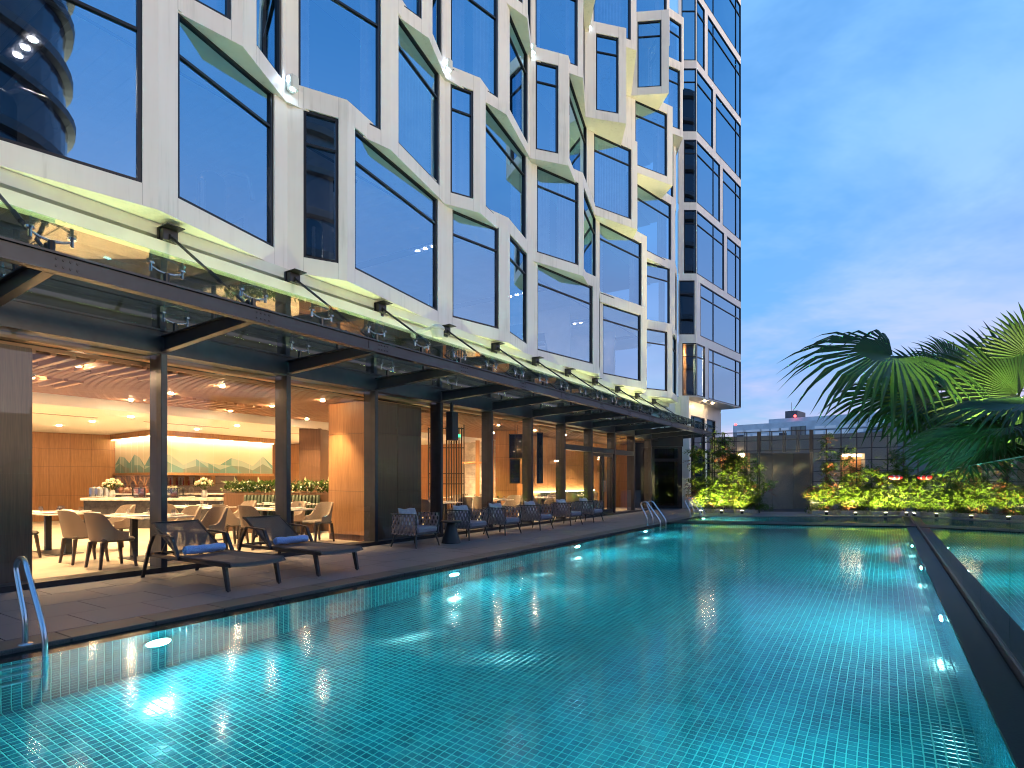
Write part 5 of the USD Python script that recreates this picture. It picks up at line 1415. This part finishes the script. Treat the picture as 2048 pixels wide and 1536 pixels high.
def climber(blobs, stems, label, seed, pink=.10, group=None):
    r = np.random.RandomState(seed); px0 = np.mean([b_[0] for b_ in blobs])
    t = thing('climbing_plant', label, 'plant', trans(cx(px0, TD(px0)), TD(px0)), group)
    V = {0: [], 1: []}
    for (px, py, rx, ry, n) in blobs:
        D0 = TD(px); left = 0
        for _ in range(int(n * .95)):
            if left == 0:      # start another tuft of sprays
                u = r.normal(size=2); u = u / (np.linalg.norm(u) + 1e-9) * math.sqrt(r.rand()) * r.uniform(.75, 1.08)
                tx, tz_, ty = cx(px + u[0] * rx, D0), tz(py + u[1] * ry, px), D0 + r.uniform(-.26, .24); left = r.randint(4, 11); tk = r.rand() < pink * .55
            left -= 1
            x, z, y = tx + r.normal() * .085, tz_ + r.normal() * .07, ty + r.normal() * .07
            if z < .22 and r.rand() < .7 or z < .14:
                continue
            c = np.array([x, y, z]); ang = r.uniform(0, 2 * math.pi); drop = r.uniform(-.1, .9)
            d = np.array([math.cos(ang) * math.cos(drop), math.sin(ang) * math.cos(drop), -math.sin(drop)]); s = np.cross(d, [0, 0, 1]); s /= np.linalg.norm(s) + 1e-9
            nrm = np.cross(s, d)
            L = r.uniform(.15, .26); k = 1 if tk else 0
            # a spray of five leaflets along a short rib
            for q in range(5):
                o = c + d * L * (q + .4) / 5; sg = 1 if q % 2 else -1
                e = (d * .55 + s * sg * .85) if q < 4 else d
                e = e / np.linalg.norm(e); l = r.uniform(.065, .105); w = np.cross(e, nrm) * l * .36; tip = o + e * l + nrm * r.uniform(-.012, .006) - np.array([0, 0, .008])
                m = o + e * l * .5 + nrm * .004
                V[k].append((o, m + w, tip, m - w))
    for k, m in ((0, 'climber_leaf'), (1, 'climber_pink')):
        if V[k]:
            v = np.array(V[k]).reshape(-1, 3); n = len(V[k]); f = np.arange(n)[:, None] * 4 + np.array([[0, 1, 2, 3]])
            b = MB(); b.add(v, f); build(b, 'foliage' if k == 0 else 'pink_foliage', m, t)
    b = MB()
    for pts in stems:
        b.tube([(cx(px, TD(px)), TD(px) - .05, max(.1, tz(py, px))) for px, py in pts], np.linspace(.022, .008, len(pts)), 6)
    build(b, 'stem', 'bark', t)
G = 'climbing plants on the black trellises'
climber([(1391, 985, 14, 34, 240), (1388, 925, 8, 46, 150), (1412, 985, 24, 32, 420), (1406, 930, 12, 42, 170)], [[(1392, 1018), (1389, 960), (1386, 890)], [(1408, 1018), (1411, 960), (1407, 900)]], 'climbing plant at left end of left trellis beside the tower column', 1)
climber([(1445, 985, 32, 32, 620), (1452, 930, 26, 36, 380), (1451, 884, 15, 24, 150), (1428, 890, 10, 36, 110)], [[(1442, 1018), (1437, 985), (1447, 930), (1450, 880)], [(1452, 1018), (1462, 980), (1455, 920)]], 'climbing plant in the middle of left trellis reaching its top', 2)
climber([(1486, 985, 30, 30, 560), (1480, 935, 26, 34, 330), (1505, 990, 18, 26, 170), (1466, 915, 14, 22, 110), (1516, 945, 7, 34, 70), (1533, 968, 14, 14, 70), (1493, 1013, 22, 8, 110), (1525, 1012, 14, 8, 70)], [[(1486, 1018), (1487, 985), (1492, 940)], [(1514, 1016), (1517, 960), (1516, 925)]], 'climbing plant at right end of left trellis spilling over its trough', 3)
climber([(1656, 985, 34, 22, 420), (1658, 945, 16, 26, 190), (1654, 900, 9, 34, 120), (1632, 983, 24, 12, 170), (1641, 1010, 26, 9, 120)], [[(1652, 1018), (1651, 960), (1653, 880)]], 'climbing plant at left end of right trellis with a thin pink flowered shoot', 4, pink=.38)
climber([(1700, 988, 38, 26, 560), (1697, 945, 22, 26, 220), (1690, 908, 10, 24, 90), (1708, 1010, 40, 8, 150)], [[(1700, 1018), (1708, 985), (1697, 930)], [(1711, 1016), (1716, 980)]], 'climbing plant left of centre on right trellis in front of the wood bay', 5)
climber([(1752, 988, 34, 26, 520), (1744, 948, 24, 26, 240), (1766, 958, 14, 20, 110), (1755, 1010, 36, 8, 130)], [[(1752, 1018), (1760, 985), (1748, 940)]], 'climbing plant on right trellis below the red rescue tube', 6)
climber([(1800, 986, 28, 26, 430), (1792, 930, 18, 36, 260), (1812, 950, 18, 26, 190), (1800, 1010, 26, 8, 110)], [[(1800, 1018), (1796, 970), (1788, 900)]], 'climbing plant at right end of right trellis beside the glass balustrade', 7)
for px, lb in [(1402, 'leftmost ground spotlight before the left trellis'), (1443, 'middle ground spotlight before the left trellis'), (1484, 'right ground spotlight before the left trellis'), (1653, 'leftmost ground spotlight before the right trellis'), (1711, 'second ground spotlight before the right trellis'), (1771, 'third ground spotlight before the right trellis'), (1813, 'last ground spotlight beside the glass balustrade')]:
    D = TD(px) - .66; x = cx(px, D); M = trans(x, D)
    t = thing('ground_spotlight', lb, 'spotlight', M, None)
    b = MB(M); b.cyl((0, 0, 0), (0, 0, .015), .06, n=12); b.tube([(0, 0, .015), (0, 0, .12)], [.060, .060], 14, cap=False); build(b, 'housing', 'black_metal', t)
    b = MB(M); b.cyl((0, 0, .112), (0, 0, .118), .050, n=14); build(b, 'lens', 'plant_lamp', t)
    spot('/World/plant_beams', (x, D, .16), (0, .52, 1.0), 9000.0, 58, (1.0, .80, .34))
# rescue tubes and cone
def rescue_tube(px, py, label, rot):
    D = TD(px) - .35; M = trans(cx(px, D), D, tz(py, px)); M[:3, :3] = trimesh.transformations.rotation_matrix(rot, [0, 1, 0])[:3, :3]
    t = thing('rescue_tube', label, 'rescue tube', M, None)
    b = MB(M)
    def ring(xs, rs):
        b.tube([(x, 0, 0) for x in xs], rs, 14)
    ring([-.29, -.26, -.2, -.125], [.01, .045, .075, .085]); ring([-.065, 0.0, .06], [.088, .09, .088]); ring([.12, .2, .26, .29], [.085, .075, .045, .01]); build(b, 'float', 'red_plastic', t)
    b = MB(M); b.tube([(-.125, 0, 0), (-.065, 0, 0)], [.0855, .0885], 14); b.tube([(.06, 0, 0), (.12, 0, 0)], [.0885, .0855], 14); build(b, 'band', 'grey_band', t)
rescue_tube(1791, 955, 'red rescue tube with grey bands hanging level on the right trellis', 0.03)
rescue_tube(1829, 966, 'red rescue tube hanging upright beside the end of the glass', 1.45)
D = 22.9; M = trans(cx(1823, D), D); t = thing('traffic_cone', 'small red cone on the deck at the end of the glass balustrade', 'cone', M)
b = MB(M); b.lathe([(0, .03), (.085, .03), (.02, .33), (0, .33)], n=14); build(b, 'body', 'red_plastic', t)
b = MB(M); b.cbox(-.12, .12, -.12, .12, 0, .03, .008); build(b, 'base', 'red_plastic', t)

# ================================================================== PALMS IN THE RAISED PLANTER BEHIND THE GLASS
t = thing('raised_planter', 'long brown stone raised planter holding palms behind the glass balustrade', 'planter', trans(*F(1.8, 10)) @ FR)
b = FB(); b.cbox(1.36, 1.50, -2, 21.5, -.04, 1.72, .012); b.cbox(2.6, 2.74, -2, 21.5, -.04, 1.72, .012); b.cbox(1.501, 2.599, 21.36, 21.5, -.04, 1.72, .012); build(b, 'wall', 'walnut_panel', t)
b = FB(); b.box(1.501, 2.599, -2, 21.36, 1.2, 1.62); build(b, 'soil', 'soil', t)
def fan_leaf(hub, d, nrm, R, rs, droop=.25, spread=120, nseg=46, split=.68):
    d = np.asarray(d, float); d /= np.linalg.norm(d); nrm = np.asarray(nrm, float); nrm -= d * (nrm @ d); nrm /= np.linalg.norm(nrm); s = np.cross(nrm, d)
    V, Fc = [], []; da = math.radians(2 * spread) / nseg; o = 0
    ts = [0.02, .34, .66, .84, 1.0]
    for i in range(nseg):
        a = math.radians(-spread) + (i + .5) * da; L = R * (.80 + .20 * math.cos(a * .8)) * rs.uniform(.93, 1.05); sp = split * rs.uniform(.9, 1.1)
        e = d * math.cos(a) + s * math.sin(a); w_ = np.cross(nrm, e)
        dr = droop * rs.uniform(.6, 1.5)
        for k, t_ in enumerate(ts):
            wd = L * min(t_, sp) * math.tan(da / 2) * (1.0 if t_ <= sp else max(0.0, 1 - (t_ - sp) / (1 - sp)) * .95 + .02)
            c = np.asarray(hub) + e * L * t_ + nrm * L * (.10 * math.sin(t_ * 2.2)) + np.array([0, 0, -1.0]) * dr * L * max(0, t_ - .35) ** 2
            V += [c - w_ * wd, c + nrm * wd * .55, c + w_ * wd]
        for k in range(len(ts) - 1):
            q = o + k * 3; Fc += [(q, q + 1, q + 4, q + 3), (q + 1, q + 2, q + 5, q + 4)]
        o += 3 * len(ts)
    return V, Fc
def palm(base, crown_z, leaves, label, seed, n_extra=0, R0=1.0):
    """leaves: (hub point, outward direction, blade normal, radius, droop)"""
    rs = np.random.RandomState(seed); x, y, z = base
    t = thing('fan_palm', label, 'palm tree', trans(x, y, z), 'fan palms in the raised planter')
    b = MB(); b.tube([(x, y, z - .1), (x + .02, y, z + (crown_z - z) * .5), (x, y, crown_z)], [.13, .11, .10], 12); build(b, 'trunk', 'bark', t)
    cr = np.array([x, y, crown_z])
    for i in range(n_extra):
        az = 2.4 * i + rs.uniform(-.3, .3); el = rs.uniform(-.1, 1.2); l = rs.uniform(.75, 1.15) * R0 * 1.15
        dd = np.array([math.cos(az) * math.cos(el), math.sin(az) * math.cos(el), math.sin(el)])
        hub = cr + dd * l - np.array([0, 0, .12 * l]); up = np.array([0, 0, 1.0])
        leaves = leaves + [(hub, dd * np.array([1, 1, .5]) + np.array([0, 0, -.25]), up + dd * .2 + rs.normal(size=3) * .2, R0 * rs.uniform(.85, 1.1), rs.uniform(.25, .6))]
    for hub, d, nm, R, dr in leaves:
        hub = np.asarray(hub, float)
        v, f = fan_leaf(hub, d, nm, R, rs, dr)
        b = MB(); b.add(v, f); lf = build(b, 'leaf', 'palm_leaf', t)
        mid = (cr + hub) / 2 + np.array([0, 0, .12]); b = MB(); b.tube([cr - np.array([0, 0, .05]), mid, hub, hub + np.asarray(d, float) / np.linalg.norm(d) * .12], [.026, .018, .013, .008], 6); build(b, 'petiole', 'palm_leaf', lf)
def hubp(px, py, D):
    return PX(px, py, D)
D1 = 9.4
palm((cx(2010, D1), D1, 1.62), 1.98, [
    (hubp(2036, 790, 8.9), (-1, .1, -.05), (-.1, -1, .35), 1.50, .10),
    (hubp(1786, 712, 9.4), (-1, -.1, -.22), (-.35, -.6, .8), 1.75, .70),
    (hubp(1872, 790, 9.6), (-1, .1, -.10), (.1, -.9, .4), 1.25, .25),
    (hubp(1800, 792, 10.0), (-1, .0, -.35), (-.3, -.6, .8), 1.25, .6),
    (hubp(2066, 720, 9.0), (-.6, .1, .75), (-.2, -1, .0), .95, .15),
    (hubp(1968, 790, 9.9), (-.55, .1, .8), (-.3, -1, .2), .82, .15),
    (hubp(1945, 868, 9.2), (-1, .1, -.25), (-.1, -.8, .7), 1.15, .45),
    (hubp(2040, 890, 9.0), (.3, -.3, .5), (0, -1, .3), .9, .3),
    (hubp(2120, 800, 9.4), (1, 0, .3), (.2, -.8, .6), 1.1, .3),
    (hubp(1905, 735, 10.2), (-.8, .2, .45), (-.2, -.8, .6), .85, .35)],
    'large fan palm with wide leaves above the right end of the glass', 11)
x_, y_ = F(2.0, 20.2)[:2]
palm((x_, y_, 1.62), 1.85, [], 'smaller fan palm at the far end of the raised planter', 12, n_extra=11, R0=.62)
for q, lb, s in [(7.6, 'fan palm in the planter just outside the right edge', 13), (16.4, 'fan palm between the large and the smallest palm', 14)]:
    x_, y_ = F(2.15, q)[:2]
    palm((x_, y_, 1.62), 1.95, [], lb, s, n_extra=11 if q < 10 else 9, R0=.95 if q < 10 else .72)
for p, q in [(1.62, 10.9), (1.65, 19.2), (1.62, 8.0)]:
    x, y = F(p, q)[:2]; M = trans(x, y, 1.62); t = thing('planter_spotlight', 'small warm spotlight in the raised planter ' + {10.9: 'below the large palm', 19.2: 'below the far palm', 8.0: 'near the right edge'}[q], 'spotlight', M)
    b = MB(M); b.cyl((0, 0, 0), (.03, 0, .08), .05, n=12); build(b, 'housing', 'black_metal', t)
    b = MB(M); b.cyl((.0305, 0, .081), (.032, 0, .085), .045, n=12); build(b, 'lens', 'plant_lamp', t)
    spot('/World/plant_beams', (x + .02, y, 1.74), (-.12, -.1, 1.0), 7500.0, 64, (1.0, .90, .34))

# ================================================================== DISTANT BUILDINGS
DB = 120
t = thing('distant_building', 'long pale concrete building with a roof box beyond the far wall', 'building', trans(cx(1580, DB), DB))
def bz(py, D=DB):
    return H + (960 - py) * D / 1162
MBd = np.eye(4); xa, xb = cx(1466, 128), cx(1790, 108); dv = np.array([xb - xa, 108 - 128.0]); Ld = np.linalg.norm(dv); dv /= Ld
MBd[:3, 0] = (dv[0], dv[1], 0); MBd[:3, 1] = (dv[1], -dv[0], 0); MBd[:3, 2] = (0, 0, 1); MBd[:3, 3] = (xa, 128, 0)
b = MB(MBd); b.box(0, Ld, -12, 0, 0, 13.4); wl = build(b, 'wall', 'tower_concrete', t)
b = MB(MBd); b.box(Ld * .24, Ld, -11, -1, 13.4, 14.3); build(b, 'parapet', 'tower_concrete', t)
b = MB(MBd); b.box(Ld * .33, Ld * .41, -9, -3, 14.3, 16.0); build(b, 'roof_box', 'tower_grey', t)
b = MB(MBd); b.cyl((Ld * .355, -5, 16.0), (Ld * .355, -5, 18.0), .05, n=5); build(b, 'mast', 'black_metal', t)
for i, u in enumerate((.03, .075, .14, .19, .27, .32, .55, .61, .70, .78, .86, .93)):
    b = MB(MBd); b.box(Ld * u, Ld * u + 1.5, -.1, .05, 9.6, 11.2); build(b, 'window', 'porcelain' if i % 5 else 'room_dark', t)
    b = MB(MBd); b.box(Ld * u - .1, Ld * u + 1.9, -.1, .06, 11.7, 12.2); build(b, 'window', 'porcelain', t)
b = MB(MBd); b.box(Ld * .40, Ld * .49, -.1, .08, 9.0, 12.4); gw = build(b, 'glazing', 'dark_pane', t)
for k in range(4):
    b = MB(MBd); b.box(Ld * (.40 + .03 * k) - .08, Ld * (.40 + .03 * k) + .08, .081, .14, 9.0, 12.4); build(b, 'mullion', 'tower_grey', gw)
for u, z in ((.005, 13.6), (.41, 14.6)):
    b = MB(MBd); b.tm(trimesh.creation.icosphere(1, .28), trans(Ld * u + .3, -.4, z)); build(b, 'beacon', 'red_beacon', t)
# towers behind the camera, seen only in the windows
def round_tower(cp, cq, r, h, label):
    x, y = F(cp, cq)[:2]; M = trans(x, y); t = thing('round_tower', label, 'building', M)
    b = MB(M); b.lathe([(r, 0), (r, h), (0, h)], n=48); build(b, 'wall', 'dark_pane_wall', t)
    for k in range(int(h / 3.2)):
        z = 3 + k * 3.2; b = MB(M); b.lathe([(r + .02, z - .35), (r + .45, z - .25), (r + .5, z + .25), (r + .02, z + .35)], n=48); build(b, 'balcony_band', 'tower_grey', t)
    for k in range(7):
        a = 2.2 + k * .22; z = 29.5; b = MB(M); b.box(-.5, .5, -.03, .03, 0, 1.6)
        b.v[0] = b.v[0] @ rotz(a).T[:3, :3] + np.array([x * 0, 0, 0]); Mx = M @ rotz(a + math.pi) @ trans(0, -r - .06, z); b2 = MB(Mx); b2.box(-.45, .45, -.03, .03, 0, 1.5); build(b2, 'lit_window', 'office_light', t)
plain('dark_pane_wall', (0.012, 0.016, 0.026), 0.12, spec=0.8)
round_tower(31, -9.5, 7.2, 52, 'dark round glass tower across the street, mirrored in the left windows')
t = thing('office_block', 'dark office block behind the camera, mirrored in the corner tower windows', 'building', trans(12, -46))
b = MB(); b.box(-14, 26, -60, -46, 0, 25); build(b, 'wall', 'tower_grey', t)
for k in range(7):
    b = MB(); b.box(-13.8, 25.8, -45.99, -45.7, 3 + k * 3.2, 4.2 + k * 3.2); build(b, 'window_band', 'dark_pane_wall', t)
for k in range(9):
    bx = [(70, 95, 30, 44, 9), (80, 60, 20, 60, 12), (95, 20, 26, 30, 14), (110, 130, 30, 30, 10), (60, 150, 40, 30, 8), (130, 60, 30, 40, 17), (40, 175, 50, 30, 9), (120, -20, 40, 30, 12), (150, 100, 30, 60, 20)][k]
    M = trans(bx[0], bx[1]); t = thing('city_block', ['lowest', 'pale roofed', 'broad', 'very wide', 'far low', 'tallest narrow', 'farthest', 'southern', 'bulky'][k] + ' dark city block on the skyline mirrored in the restaurant glass', 'building', M, 'skyline blocks beyond the terrace')
    b = MB(M); b.cbox(-bx[2] / 2, bx[2] / 2, -bx[3] / 2, bx[3] / 2, -.4, bx[4], .3); build(b, 'wall', 'tower_grey', t)
    b = MB(M); b.box(-bx[2] / 6, bx[2] / 6, -bx[3] / 6, bx[3] / 6, bx[4], bx[4] + 2.4); build(b, 'roof_box', 'tower_grey', t)
